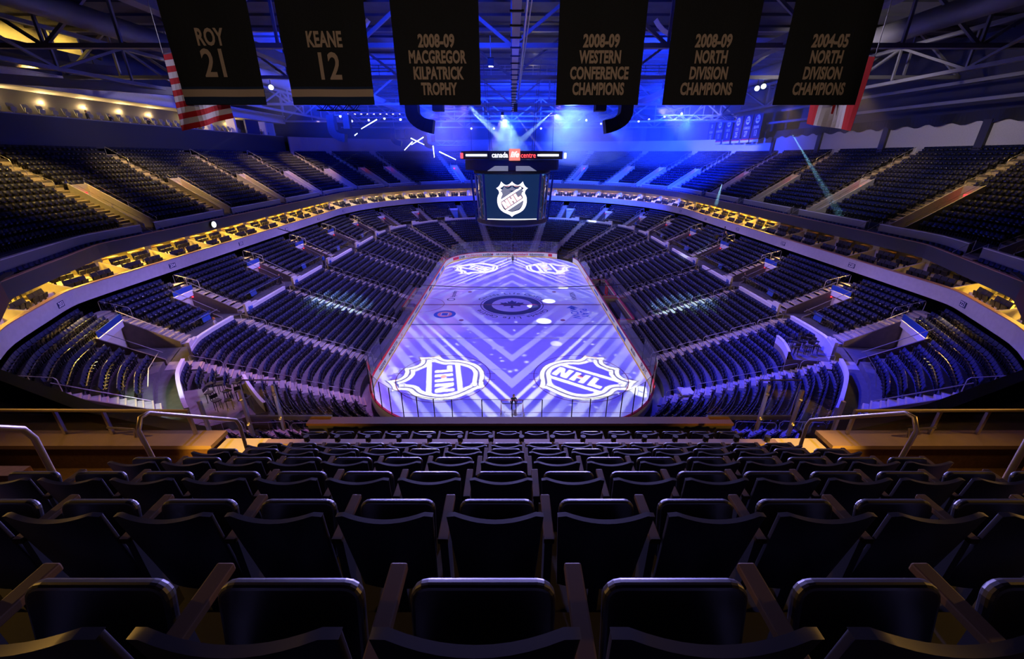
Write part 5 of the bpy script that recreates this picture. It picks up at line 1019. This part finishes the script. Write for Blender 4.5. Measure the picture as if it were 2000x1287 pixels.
# ---------------------------------------------------------------- retired number banners on the right, far
JX = 49.2
def jersey(y, w, z0, label, name, num, foot):
    t = empty('number_banner', (JX, y, z0), label=label, cat='banner', group='blue number banners over the right upper stand'); MB().box((0, 0, 2.6), (0.05, w, 5.2)).build('cloth', M['navy'], t)
    if foot:
        MB().box((-0.04, 0, 0.25), (0.03, w, 0.45)).build('stripe', M['cloth_w'], t); MB().box((-0.05, 0, 0.58), (0.03, w, 0.22)).build('stripe', M['cloth_r'], t); MB().cyl((-0.03, 0, 4.2), (-0.06, 0, 4.2), 0.78, 20).build('emblem', M['cloth_w'], t); MB().cyl((-0.05, 0.25, 4.5), (-0.09, 0.25, 4.5), 0.22, 12).build('emblem_mark', M['inkred'], t); MB().box((-0.07, -0.05, 4.0), (0.04, 1.0, 0.25)).build('emblem_mark', M['navy'], t)
    else: MB().box((-0.04, 0, 0.2), (0.03, w * 0.9, 0.35)).build('stripe', M['cloth_w'], t); MB().box((-0.04, 0, 4.1), (0.03, 0.5, 0.8)).build('emblem', M['cloth_w'], t)
    text('lettering', name, M['cloth_w'], (-0.06, 0, 2.75), (0, -1, 0), (0, 0, 1), 0.72, 0.62, 0.01, 0.003, parent=t); text('lettering', num, M['cloth_w'], (-0.06, 0, 1.62), (0, -1, 0), (0, 0, 1), 1.5, 0.75, 0.02, 0.003, parent=t)
for k, (y, nm, num) in enumerate([(35.2, 'SELANNE', '13'), (38.9, 'NUMMINEN', '27'), (42.8, 'STEEN', '25'), (46.9, 'CARLYLE', '8'), (51.2, 'HAWERCHUK', '10'), (55.4, 'HEDBERG', '15')]): jersey(y, 3.3, 22.6, 'blue banner with number %s over the right upper stand' % num, nm, num, k < 5)
for k, (y, num) in enumerate([(68.5, '14'), (72.5, '7'), (76, '9'), (80, '14')]):
    t = empty('number_banner', (43.5 - k * 3.0, 63.5 + k * 2.2, 22.9), (0, 0, -0.75), 'far blue number banner reading %s, %s from the right' % (num, ORD[k]), 'banner', 'far number banners'); MB().box((0, 0, 2.4), (0.05, 2.6, 4.8)).build('cloth', M['navy'], t); MB().box((-0.05, 0, 0.2), (0.03, 2.4, 0.3)).build('stripe', M['cloth_w'], t); text('lettering', num, M['cloth_w'], (-0.06, 0, 1.4), (0, -1, 0), (0, 0, 1), 1.3, 0.75, 0.02, 0.003, parent=t)
# ---------------------------------------------------------------- flown loudspeakers, trusses, stage lights, light beams built as glowing rods
def speaker(loc, sc_, mir, label):
    t = empty('speaker_array', loc, label=label, cat='loudspeaker', group='flown loudspeaker arrays'); t.scale = (sc_ * mir, sc_, sc_)
    outer = [(-1.9 + 0.0, 1.8)] + [(-1.9 + 2.9 * (1 - math.cos(a)), -0.2 - 1.75 * math.sin(a)) for a in np.linspace(0, 1.35, 9)]; inner_ = [(x + 1.15 * math.cos(a) - 0.05, z + 1.05 * math.sin(a) + 0.1) for (x, z), a in zip(outer[::-1], list(np.linspace(1.35, 0, 9)) + [0])]
    MB().prism(outer + inner_, lambda u, v, d: (u, d, v), -0.6, 0.6).build('line_array', M['speaker'], t); j = MB()
    for (a, b), (c, d) in zip(outer, inner_[::-1]): j.bar((a - 0.02, -0.61, b), (c, -0.61, d), 0.03)
    j.build('cabinet_seam', M['black'], t); MB().box((1.0, 0, 0.9), (0.95, 1.1, 1.9)).build('sub_cabinet', M['black'], t); c = MB()
    for x, z in ((-1.6, 1.8), (1.0, 1.8)): c.bar((x, 0, z), (x, 0, z + (32.6 - loc[2]) / sc_ - 1.8), 0.04)
    c.bar((-1.9, 0, 1.85), (1.4, 0, 1.85), 0.1); c.build('rigging', M['grey'], t)
speaker((-24.8, 10, 23.6), 0.95, 1, 'curved dark speaker array hanging left of centre, by the press level'); speaker((-7.7, -14, 23.7), 1.0, 1, 'largest curved dark speaker array on the left, below the third banner'); speaker((9.0, -14, 23.7), 1.0, -1, 'curved dark speaker array on the right, below the fourth banner')
speaker((-21.6, 30, 23.2), 0.8, 1, 'small curved speaker array far left, behind the biggest one'); speaker((-17.8, 41, 22.8), 0.72, 1, 'smallest curved speaker array far left, beside the glowing beam rods')
def lattice(a, b, s, n, m, label):
    mb = MB(); a, b = Vector(a), Vector(b)
    for dy, dz in ((-s, -s), (-s, s), (s, -s), (s, s)): mb.bar(a + Vector((0, dy, dz)), b + Vector((0, dy, dz)), 0.09)
    for k in range(n):
        p, q = a.lerp(b, k / n), a.lerp(b, (k + 1) / n)
        for dy in (-s, s): mb.bar(p + Vector((0, dy, -s if k % 2 else s)), q + Vector((0, dy, s if k % 2 else -s)), 0.06)
    return tag(mb.build('lighting_truss', m), label, 'truss', 'box lighting trusses')
lattice((-20.2, -8, 24.55), (-15.9, -8, 24.55), 0.27, 8, M['black'], 'short black box truss hanging below the second banner'); lattice((-20, 62, 23.2), (15, 62, 22.9), 0.5, 26, M['truss'], 'long pale box truss across the far end'); lattice((-34, 30, 27), (-14, 30, 27), 0.4, 16, M['truss'], 'box truss carrying lights on the left'); lattice((16, 30, 26.6), (42, 30, 26.6), 0.4, 20, M['truss'], 'box truss carrying lights on the right')
def stage_light(loc, tgt, mt, label, r=0.2):
    t = empty('stage_light', loc, label=label, cat='light', group='stage lights under the roof'); d = (Vector(tgt) - Vector(loc)).normalized(); MB().cyl(-d * 0.45, d * 0.12, r, 10, r * 1.15).build('body', M['black'], t); MB().cyl(d * 0.12, d * 0.15, r * 1.0, 12).build('lens', M[mt], t); MB().bar((0, 0, 0), (0, 0, 0.8), 0.06).build('yoke', M['black'], t)
CAMP = (0, -55.86, 19.82)
SL = [(-31.5, 28, 26.7, 'led_cool'), (-29.5, 28, 25.9, 'led_white'), (-27, 30, 26.2, 'led_white'), (-24, 30, 26.5, 'led_cool'), (-21, 30, 26.3, 'led_cool'), (-18.4, 30, 26.4, 'led_white'), (-9, 44, 25.6, 'led_cool'), (-4, 44, 25.6, 'led_cool'), (6.4, 44, 25.6, 'led_cool'), (14, 30, 26.2, 'led_white'), (18, 36, 26.0, 'led_white'), (25, 34, 26.3, 'led_white'), (27, 34, 26.6, 'led_white'), (32, 40, 27.6, 'led_cool'), (34, 36, 27.8, 'led_cool'), (-27.7, -2, 27.2, 'led_cool'), (28.2, -2, 27.1, 'led_cool'), (28.9, -2, 27.3, 'led_cool'), (31.1, -2, 26.7, 'led_cool'), (17.8, -2, 28.2, 'led_cool')]
for i, (x, y, z, mt) in enumerate(SL): stage_light((x, y, z), (x * 0.4, -40, 14), mt, 'white-lit stage light under the roof, %s counted along the trusses from the left' % ORD[i], 0.2 if y > 0 else 0.26)
for i, (a, b) in enumerate([((-26.9, 35, 26.7), (-30.3, 35, 25.0)), ((-31.8, 35, 23.8), (-31.2, 35, 24.2)), ((-17.9, 35, 23.5), (-20.5, 35, 22.1)), ((-20.2, 35, 22.7), (-22.0, 35, 21.1)), ((-20.5, 35, 23.3), (-17.9, 35, 22.1)), ((-16.1, 35, 21.9), (-16.0, 35, 19.7)), ((-14.9, 35, 20.8), (-11.6, 35, 19.3))]):  # crossing light beams given solid shape as glowing rods
    t = empty('beam_rod', a, label='slanting white beam built as a glowing rod on the left, %s from the top' % ORD[i], cat='light', group='glowing beam rods at the far left'); v = Vector(b) - Vector(a); MB().tube([(0, 0, 0), tuple(v)], [0.10, 0.06], 8).build('tube', M['led_cool'], t); MB().cyl(tuple(v * -0.04), (0, 0, 0), 0.14, 8).build('end_cap', M['black'], t)
for i in range(9): tag(MB().box((-36 + i * 1.4, 45, 28.5), (0.3, 0.2, 0.12)).build('ceiling_lamp', M['led_warm']), 'tiny warm lamp in the row under the far left roof, %s from the left' % ORD[i], 'light', 'warm lamps under the far left roof')
# ---------------------------------------------------------------- benches, tables and small things by the ice
for s, x in ((1, 13.2),):
    for k, (y0, y1) in enumerate([(-8.8, -0.6), (0.6, 8.8)]):
        t = empty('players_bench', (x, (y0 + y1) / 2, 0), label='red players bench beside the ice, %s of the two' % ['nearer', 'farther'][k], cat='bench'); L = y1 - y0
        MB().box((1.0, 0, 0.45), (0.45, L, 0.08)).build('seat', M['red'], t); MB().box((1.0, 0, 0.2), (0.35, L, 0.4)).build('base', M['black'], t); MB().box((1.0, 0, 0.02), (1.8, L, 0.04)).build('rubber_mat', M['black'], t)
        MB().box((2.0, 0, 0.6), (0.1, L, 1.2)).build('back_panel', M['white'], t); MB().box((2.0, 0, 1.22), (0.16, L, 0.06)).build('back_cap', M['red'], t); MB().box((2.1, 0, 1.9), (0.03, L, 1.3)).build('glass', M['rinkglass'], t)
        for e in (-1, 1): MB().box((1.0, e * (L / 2 + 0.08), 0.6), (2.0, 0.1, 1.2)).build('end_panel', M['white'], t); MB().box((1.0, e * (L / 2 + 0.08), 1.22), (2.0, 0.14, 0.06)).build('end_cap', M['red'], t)
    for k, y in enumerate((0.9, 1.9)):
        tag(MB().cyl((13.9, y, 1.0), (13.9, y, 2.4), 0.09, 8).build('padded_post', M['red']), 'red padded post between the two benches, %s' % ['nearer', 'farther'][k], 'post')
t = empty('penalty_box', (-13.2, 0, 0), label='red and white penalty box on the left of the ice', cat='penalty box')
MB().box((-0.9, 0, 0.45), (0.4, 8, 0.08)).build('seat', M['red'], t); MB().box((-0.9, 0, 0.2), (0.3, 8, 0.4)).build('base', M['black'], t); MB().box((-1.6, 0, 0.6), (0.1, 8.6, 1.2)).build('back_panel', M['white'], t); MB().box((-1.6, 0, 1.23), (0.16, 8.6, 0.06)).build('back_cap', M['red'], t)
for y in (-4.3, -1, 1, 4.3): MB().box((-0.8, y, 0.6), (1.6, 0.08, 1.2)).build('divider', M['white'], t)
def sawhorse_table(): pass
t = empty('display_table', (-12.4, -29.9, 0.35), (0, 0, 0.6), 'beige emblem board with white roundel behind the near left corner glass', 'board')
MB().box((-1.0, -1.1, 1.0), (2.6, 1.7, 0.1)).build('top', M['pinkcap'], t); filled('roundel', [disc(0.62, 32, -1.0, -1.1), disc(0.55, 32, -1.0, -1.1), disc(0.5, 32, -1.0, -1.1)], M['cloth_w'], flat(1.06), t, 0.003); filled('leaf_emblem', [[(-1.0 + x * 0.28, -1.1 + y * 0.26) for x, y in LEAF]], M['cloth_r'], flat(1.075), t, 0.003)
for x, y in ((-2.2, -1.8), (0.2, -1.8), (-2.2, -0.4), (0.2, -0.4)): MB().box((x, y, 0.5), (0.08, 0.08, 1.0)).build('leg', M['grey'], t)
tag(MB().box((14.9, -26.0, 1.35), (1.1, 1.2, 0.15)).build('score_table', M['cloth_w']), 'white-topped box behind the near right corner glass', 'table')
for k, (y, x) in enumerate([(-22.8, 14.9)]):
    pass
# blue signs above the lower entrances, number plates and their digits
for sx in (-1, 1):
    for i, a in enumerate(AIS_UPB[1:6]):
        tb = UPBROWS[5][0]; h0, h1 = sgnu(lxy, sx, tb, a, -1, HW, HW + VOMW); p, q = lxy(h0, tb - 0.012, sx), lxy(h1, tb - 0.012, sx); m = MB()
        m.hexa([(p[0], p[1], 7.56), (q[0], q[1], 7.56), (q[0] - sx * 0.05, q[1], 7.56), (p[0] - sx * 0.05, p[1], 7.56), (p[0], p[1], 8.05), (q[0], q[1], 8.05), (q[0] - sx * 0.05, q[1], 8.05), (p[0] - sx * 0.05, p[1], 8.05)])
        tag(m.build('entrance_sign', M['bluesign']), 'blue sign panel over the %s entrance from near end, %s lower stand' % (ORD[i + 1], SIDE[sx]), 'sign', 'blue panels over the lower entrances')
        u = us_of(lxy, sx, WALK[1], a, 2.6); c = lxy(u, 14.35 / LD, sx)
        tag(MB().box((c[0], c[1], 6.15), (0.06, 1.0, 0.62), Matrix.Rotation(sx * 0.15, 3, 'Y')).build('easel_sign', M['bluesign']), 'small blue easel sign on the walkway by the %s upper stairs, %s side' % (ORD[i + 1], SIDE[sx]), 'sign', 'small blue signs on the walkway')
    # glass guards along the front of the block under the suites
    for i, (a, b) in enumerate(zip(AIS_UPB[:-1], AIS_UPB[1:])):
        ua = us_of(lxy, sx, 0.68, a, HW + 0.2); ub = us_of(lxy, sx, 0.68, b, -HW - VOMW - 0.2); us = np.linspace(ua, ub, max(3, int((ub - ua) / 2))); pts = [lxy(u, 14.22 / LD, sx) for u in us]
        t = empty('walkway_guard', (0, 0, 0), label='glass guard with steel rail on the walkway, %s bay from the near end, %s side' % (ORD[i], SIDE[sx]), cat='glass guard', group='glass guards along the walkway')
        MB().tube([(p[0], p[1], 6.42) for p in pts], 0.025, 5).build('top_rail', M['steel'], t); MB().grid([[(p[0], p[1], 5.45) for p in pts], [(p[0], p[1], 6.38) for p in pts]]).build('glass', M['glass'], t)
    for i, a in enumerate([-19, -9.5, 0.5, 12, 23.5]):
        u = us_of(lxy, sx, WALK[0], a, 1.6); p = lxy(u, (WALK[0] - 0.05 / LD), sx)
        text('section_plate', str(104 + i if sx < 0 else 122 - i), M['inkblue'], (p[0] - sx * 0.03, p[1], 5.85), (0, -sx, 0), (0, 0, 1), 0.5, 1.0, 0.02, 0.01)
for k, o in enumerate(sorted([o for o in S.objects if o.name.startswith('section_plate')], key=lambda o: o.name)): tag(o, 'small blue section number plate on the %s walkway wall, %s from near end' % ('left' if k < 5 else 'right', ORD[k % 5]), 'sign', 'section plates on the walkway walls')
# stools and music-stand like chairs in the two corner pockets
for sx in (-1, 1):
    u0_, u1_, k0_ = PLAT[sx]
    for i in range(9):
        u = u0_ + (u1_ - u0_) * (0.25 + 0.25 * (i % 3) + 0.04 * (i // 3)); d = (0.83 * k0_ + 0.75 + 0.85 * (i // 3) + 0.2 * (i % 2)); x, y = lxy(u, d / LD, sx); m = MB(); m.box((0, 0, 0.72), (0.42, 0.42, 0.06)); m.box((0, -0.2, 0.98), (0.42, 0.05, 0.26))
        for a, b in ((-0.16, -0.16), (0.16, -0.16), (-0.16, 0.16), (0.16, 0.16)): m.bar((a, b, 0), (a * 0.9, b * 0.9, 0.72), 0.035)
        o = m.build('stool', M['black'], loc=(x, y, 4.87)); o.rotation_euler = (0, 0, i * 0.7); tag(o, 'black stool on the %s corner platform, %s of the cluster' % (SIDE[sx], ORD[i]), 'stool', 'black stools on the corner platforms')
spot('pocket_lamp', (-22.5, -34.5, 8.8), (-22.6, -33.3, 5.0), 420, (0.78, 1.0, 0.72), 85, 0.6, 0.05)
# overhead black cable crossing above the ice
cb = [(-16.0, -10, 9.9), (-16.9, -10, 9.4), (-17.5, -10, 8.8), (-17.7, -10, 8.2), (-17.1, -10, 7.5), (-15.2, -10, 6.75), (-12, -10, 6.05), (-6, -10, 5.75), (0, -10, 5.7), (6, -10, 5.75), (12, -10, 6.0), (17.3, -10, 6.7), (22, -10, 7.6), (26, -10, 8.8)]
tag(MB().tube([(-26, -10, 12.5), (-20, -10, 10.8)] + cb, 0.045, 6).build('overhead_cable', M['black']), 'thin black cable slung across the hall above the ice', 'cable')
# ---------------------------------------------------------------- people
def chain(name, joints, edges, m, parent, sub=1):
    me = bpy.data.meshes.new(name); me.from_pydata([j[0] for j in joints], edges, []); o = bpy.data.objects.new(name, me); COL.objects.link(o); o.parent = parent
    sk = o.modifiers.new('skin', 'SKIN'); sv = me.skin_vertices[0].data if me.skin_vertices else None
    if sv is None:
        bm = bmesh.new(); bm.from_mesh(me); bm.verts.layers.skin.verify(); bm.to_mesh(me); bm.free(); sv = me.skin_vertices[0].data
    for i, j in enumerate(joints): sv[i].radius = (j[1], j[1] * (j[2] if len(j) > 2 else 1.0)); sv[i].use_root = (i == 0)
    sb_ = o.modifiers.new('sub', 'SUBSURF'); sb_.levels = sub; sb_.render_levels = sub; me.materials.append(m); return o
def person(loc, yaw, label, pose='stand', top='jacket', legs='jacket', hair='hair', h=1.76):
    t = empty('person', loc, (0, 0, yaw), label, 'person'); k = h / 1.76; t.scale = (k, k, k)
    # faces +y.  joints: pelvis, chest, neck, head ...
    lean = {'stand': 0.0, 'bend': 0.42, 'sit': 0.05, 'walk': 0.06}[pose]; hip = 0.95 if pose != 'sit' else 0.50
    pel = (0, 0, hip); ch = (0, lean * 0.5, hip + 0.32 * (1 - lean * 0.3)); sh = (0, lean, hip + 0.50 * (1 - lean * 0.5)); nk = (0, lean + 0.05 * (lean > 0.2), sh[2] + 0.09); hd = (0, nk[1] + 0.04, nk[2] + 0.17)
    J = [(pel, 0.135, 0.75), ((0, lean * 0.25, hip + 0.16), 0.125, 0.75), (ch, 0.15, 0.72), (sh, 0.115, 0.75), (nk, 0.055)]; E = [(0, 1), (1, 2), (2, 3), (3, 4)]
    def arm(s, el, ha): n = len(J); J.extend([((s * 0.19, sh[1], sh[2] - 0.01), 0.065), (el, 0.047), (ha, 0.036)]); E.extend([(3, n), (n, n + 1), (n + 1, n + 2)])
    def leg(s, kn, an, toe): n = len(J); J.extend([((s * 0.10, pel[1], hip - 0.06), 0.095), (kn, 0.065), (an, 0.045), (toe, 0.045)]); E.extend([(0, n), (n, n + 1), (n + 1, n + 2), (n + 2, n + 3)])
    if pose == 'sit':
        for s in (-1, 1): arm(s, (s * 0.26, sh[1] + 0.12, hip + 0.22), (s * 0.14, 0.34, hip + 0.18)); leg(s, (s * 0.13, 0.44, hip + 0.0), (s * 0.13, 0.46, 0.07), (s * 0.14, 0.60, 0.045))
    elif pose == 'bend':
        for s in (-1, 1): arm(s, (s * 0.27, lean + 0.14, sh[2] - 0.26), (s * 0.20, lean + 0.30, sh[2] - 0.42)); leg(s, (s * 0.15, 0.04, 0.50), (s * 0.20, -0.02, 0.08), (s * 0.21, 0.13, 0.045))
    elif pose == 'walk':
        for s in (-1, 1): arm(s, (s * 0.25, lean - 0.10 * s, sh[2] - 0.28), (s * 0.24, lean + 0.02 + 0.12 * -s, sh[2] - 0.52)); leg(s, (s * 0.10, 0.12 * s, 0.50), (s * 0.10, 0.20 * s - 0.06, 0.08), (s * 0.10, 0.20 * s + 0.09, 0.05))
    else:
        for s in (-1, 1): arm(s, (s * 0.25, lean + 0.0, sh[2] - 0.28), (s * 0.24, lean + 0.09, sh[2] - 0.53)); leg(s, (s * 0.11, 0.02, 0.50), (s * 0.12, -0.02, 0.08), (s * 0.13, 0.13, 0.045))
    chain('clothed_body', J, E, M[top], t)
    hm = MB(); hm.ball(hd, 0.105, 12, (0.82, 0.95, 1.18)); hm.box((0, hd[1] + 0.105, hd[2] - 0.01), (0.025, 0.03, 0.04)); hm.cyl((0, nk[1], nk[2] - 0.02), (0, hd[1] - 0.01, hd[2] - 0.06), 0.05, 8)
    for s in (-1, 1): hm.ball((s * 0.088, hd[1] - 0.01, hd[2]), 0.025, 6, (0.5, 0.8, 1.2)); hm.ball((s * 0.035, hd[1] + 0.088, hd[2] + 0.015), 0.012, 6)
    hm.build('head', M['skin'], t, True); MB().ball((0, hd[1] - 0.022, hd[2] + 0.03), 0.112, 12, (0.84, 0.92, 1.08)).build('hair', M[hair], t, True)
    hands = MB()
    for i, (P, *_r) in enumerate(J):
        pass
    for idx in (7, 14):                               # wrists of both arms
        w = Vector(J[idx][0]); e = Vector(J[idx - 1][0]); d = (w - e).normalized(); s = 1 if w.x > 0 else -1; hands.ball(w + d * 0.05, 0.042, 8, (0.6, 0.9, 1.0))
        for f in range(4): a = w + d * 0.08 + Vector((0, -0.03 + 0.02 * f, 0)); hands.tube([a, a + d * (0.045 + 0.012 * (f in (1, 2))), a + d * 0.075 - Vector((s * 0.02, 0, 0))], [0.010, 0.009, 0.007], 5)
        hands.tube([w + d * 0.02 + Vector((-s * 0.01, 0.035, 0)), w + d * 0.06 + Vector((-s * 0.02, 0.06, 0))], [0.012, 0.009], 5)
    hands.build('hand', M['skin'], t, True)
    if legs != top:
        n = [i for i in range(len(J)) if i >= 8]; Jl = [(pel, 0.142, 0.78)]; El = []
        for s, b in ((-1, 8), (1, 15)):
            m0 = len(Jl); Jl += [(J[b][0], 0.102), (J[b + 1][0], 0.072), (J[b + 2][0], 0.054)]; El += [(0, m0), (m0, m0 + 1), (m0 + 1, m0 + 2)]
        chain('trousers', Jl, El, M[legs], t)
    return t
person((0.15, -26.55, 0), math.pi, 'person in black bending over the crossbar of the near goal', 'bend'); person((0.15, 24.6, 0), 0.3, 'person in black standing by the far goal', 'stand')
person((-27.5, 2.6, 5.0), -1.8, 'person in a bright blue shirt standing on the left walkway', 'stand', 'bluejacket', 'jacket'); person((-28.3, -8.0, 5.0), -2.4, 'person in black with pale collar walking on the left walkway', 'walk')
person((-27.3, -21.4, 5.0), -1.2, 'red-haired person crouching by the left walkway wall', 'sit', 'greyshirt', 'jacket', 'gingerhair'); person((28.3, 9.4, 5.0), 1.8, 'person in a blue shirt standing on the right walkway', 'stand', 'bluejacket', 'jacket'); person((28.6, -7.6, 5.0), 1.4, 'person in black leaning at the right walkway wall', 'walk')
person((14.2, 7.4, 0.05), 1.0, 'person in a black coat standing in the bench', 'walk', 'jacket', 'jacket', 'hair'); person((14.9, 7.9, 0.05), -1.0, 'person in a grey shirt facing the black coat in the bench', 'stand', 'greyshirt', 'jacket'); person((27.4, 36.0, 5.0), 1.9, 'person in a blue shirt far down the right walkway', 'stand', 'bluejacket', 'jacket')
person((-42.6, -11.0, 12.9), 2.6, 'person in dark clothes standing in the left upper entrance', 'walk'); person((33.6, 8.2, 7.5), 2.0, 'person in black among equipment under the right suites, nearer one', 'bend'); person((33.9, 9.9, 7.8), 1.2, 'person in black among equipment under the right suites, farther one', 'stand')
person((40.6, -2.0, 13.0), 1.6, 'person with a camera on the right upper cross aisle', 'stand'); person((PX - 0.9, 1.5, 23.35), -1.2, 'person standing at the press counter, seen in profile', 'stand'); person((PX - 0.9, 4.6, 23.65), -1.57, 'person sitting at the press counter, nearer one', 'sit'); person((PX - 0.9, 10.8, 23.65), -1.57, 'person sitting at the press counter, farther one', 'sit')
person((PX - 0.9, 40.0, 23.35), -1.4, 'person standing far along the press level, left of the pair', 'stand'); person((PX - 0.9, 40.9, 23.35), -1.8, 'person standing far along the press level, right of the pair', 'stand'); person((-42.4, 27.0, 12.9), 0.5, 'person in dark clothes on the far left cross aisle', 'walk')
# camera on a tripod by the right cross aisle, cases under the right suites
t = empty('tripod_camera', (40.2, -3.1, 12.8), label='black camera on a tripod on the right upper cross aisle', cat='camera')
for a in (0, 2.1, 4.2): MB().bar((0, 0, 1.3), (0.4 * math.cos(a), 0.4 * math.sin(a), 0), 0.04).build('leg', M['black'], t)
MB().box((0, 0, 1.45), (0.5, 0.22, 0.26)).build('body', M['black'], t); MB().cyl((-0.25, 0, 1.45), (-0.5, 0, 1.43), 0.08, 10).build('lens', M['grey'], t)
for i, (x, y) in enumerate([(33.2, 7.0), (34.3, 11.2), (33.0, 10.4)]): tag(MB().box((x, y, 7.95), (0.5, 0.8, 0.7)).build('equipment_case', M['greyshirt'] if i == 1 else M['black']), 'equipment case beside the people under the right suites, %s' % ['nearest', 'farthest', 'middle one'][i], 'case')
# ---------------------------------------------------------------- haze
def haze(name, m, mt, label): o = m.build(name, mt); return tag(o, label, 'haze', kind='stuff')
haze('haze', MB().hexa([(-32, -5, 22.5), (46, -5, 21.5), (47, 76, 15.0), (-26, 76, 15.0), (-32, -5, 31.5), (46, -5, 31.5), (47, 76, 31.5), (-26, 76, 31.5)]), haze_mat('blue_room_haze', 0.0065), 'thin stage haze filling the air over the far half')
spot('smoke_lamp', (-0.9, 6.0, 25.2), (-0.1, 3.4, 17.9), 5200, (0.38, 0.85, 0.88), 62, 0.7, 0.05)
cone = MB().tube([(-0.9, 6.0, 24.4), (-0.7, 5.5, 22.6), (-0.1, 3.4, 17.9)], [0.5, 1.5, 4.3], 16)
haze('smoke_beam', cone, haze_mat('smoke_beam', 0.14, noise=0.9), 'pale teal smoke cone above the sign ring')
haze('smoke_cloud', MB().ball((13, 30, 23.5), 9, 14, (1.3, 1.1, 0.62)), haze_mat('smoke_cloud', 0.035, noise=0.16), 'drifting pale blue smoke to the right of the sign ring')
spot('smoke_lamp', (9, 20, 28), (14, 32, 22), 26000, (0.16, 0.36, 1.0), 75, 0.9, 0.2)
def beam(a, b, r0, r1, pw, col, dens, label, lit=True):
    haze('light_beam', MB().tube([a, b], [r0, r1], 10), haze_mat('beam_haze', dens), label)
    d = (Vector(b) - Vector(a)); ang = 2 * math.degrees(math.atan(r1 / d.length)) + 0.3; o = spot('beam_lamp', tuple(Vector(a) - d.normalized() * 0.4), b, pw, col, ang, 0.4, 0.02); return o
beam((30.5, -7.0, 22.0), (40.3, -4.8, 13.0), 0.10, 0.45, 40000, (0.25, 0.7, 1.0), 0.06, 'blue light beam falling on the right upper stand below the flag'); beam((36.0, 18.0, 15.5), (34.2, 15.0, 12.4), 0.12, 0.35, 16000, (0.35, 0.75, 1.0), 0.08, 'short blue light beam beside the right dark fascia')
beam((-38, 12, 24.5), (-45, -2, 16.8), 0.06, 0.30, 4000, (0.6, 0.8, 1.0), 0.03, 'faint light beam over the left upper stand'); beam((-27, 33, 22.4), (-40, 22, 14.5), 0.08, 0.35, 6000, (0.6, 0.8, 1.0), 0.03, 'faint slanting beam from the glowing beam rods to the left stand')
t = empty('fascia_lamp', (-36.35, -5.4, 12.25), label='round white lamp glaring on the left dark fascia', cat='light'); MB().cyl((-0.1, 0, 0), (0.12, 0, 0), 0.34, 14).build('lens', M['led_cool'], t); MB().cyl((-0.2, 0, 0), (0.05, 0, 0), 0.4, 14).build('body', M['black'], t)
# beams that land on the lower seats
for tgt, src, pw, an, col in [((-21.0, -9.0, 3.2), (6, 14, 26), 260000, 9, (0.45, 0.8, 1.0)), ((20.5, -9.5, 3.1), (-6, 14, 26), 260000, 9, (0.5, 0.85, 1.0)), ((21.5, 13.5, 3.3), (-6, -6, 26), 260000, 9, (0.45, 0.8, 1.0)), ((24.6, -11.2, 4.6), (-4, 10, 26), 60000, 2.4, (1, 1, 1)), ((-32.3, 25.5, 7.5), (0, 0, 26), 60000, 2.2, (1, 1, 1)), ((-14.5, 45, 4.5), (0, 10, 26), 60000, 2.0, (1, 1, 1)), ((20.0, 44, 5), (0, 10, 26), 160000, 3.4, (0.9, 1, 1)), ((27.0, 6.4, 5.0), (0, -6, 26), 40000, 5.5, (0.9, 1.0, 0.85))]:
    spot('moving_head_lamp', src, tgt, pw, col, an, 0.5, 0.05)
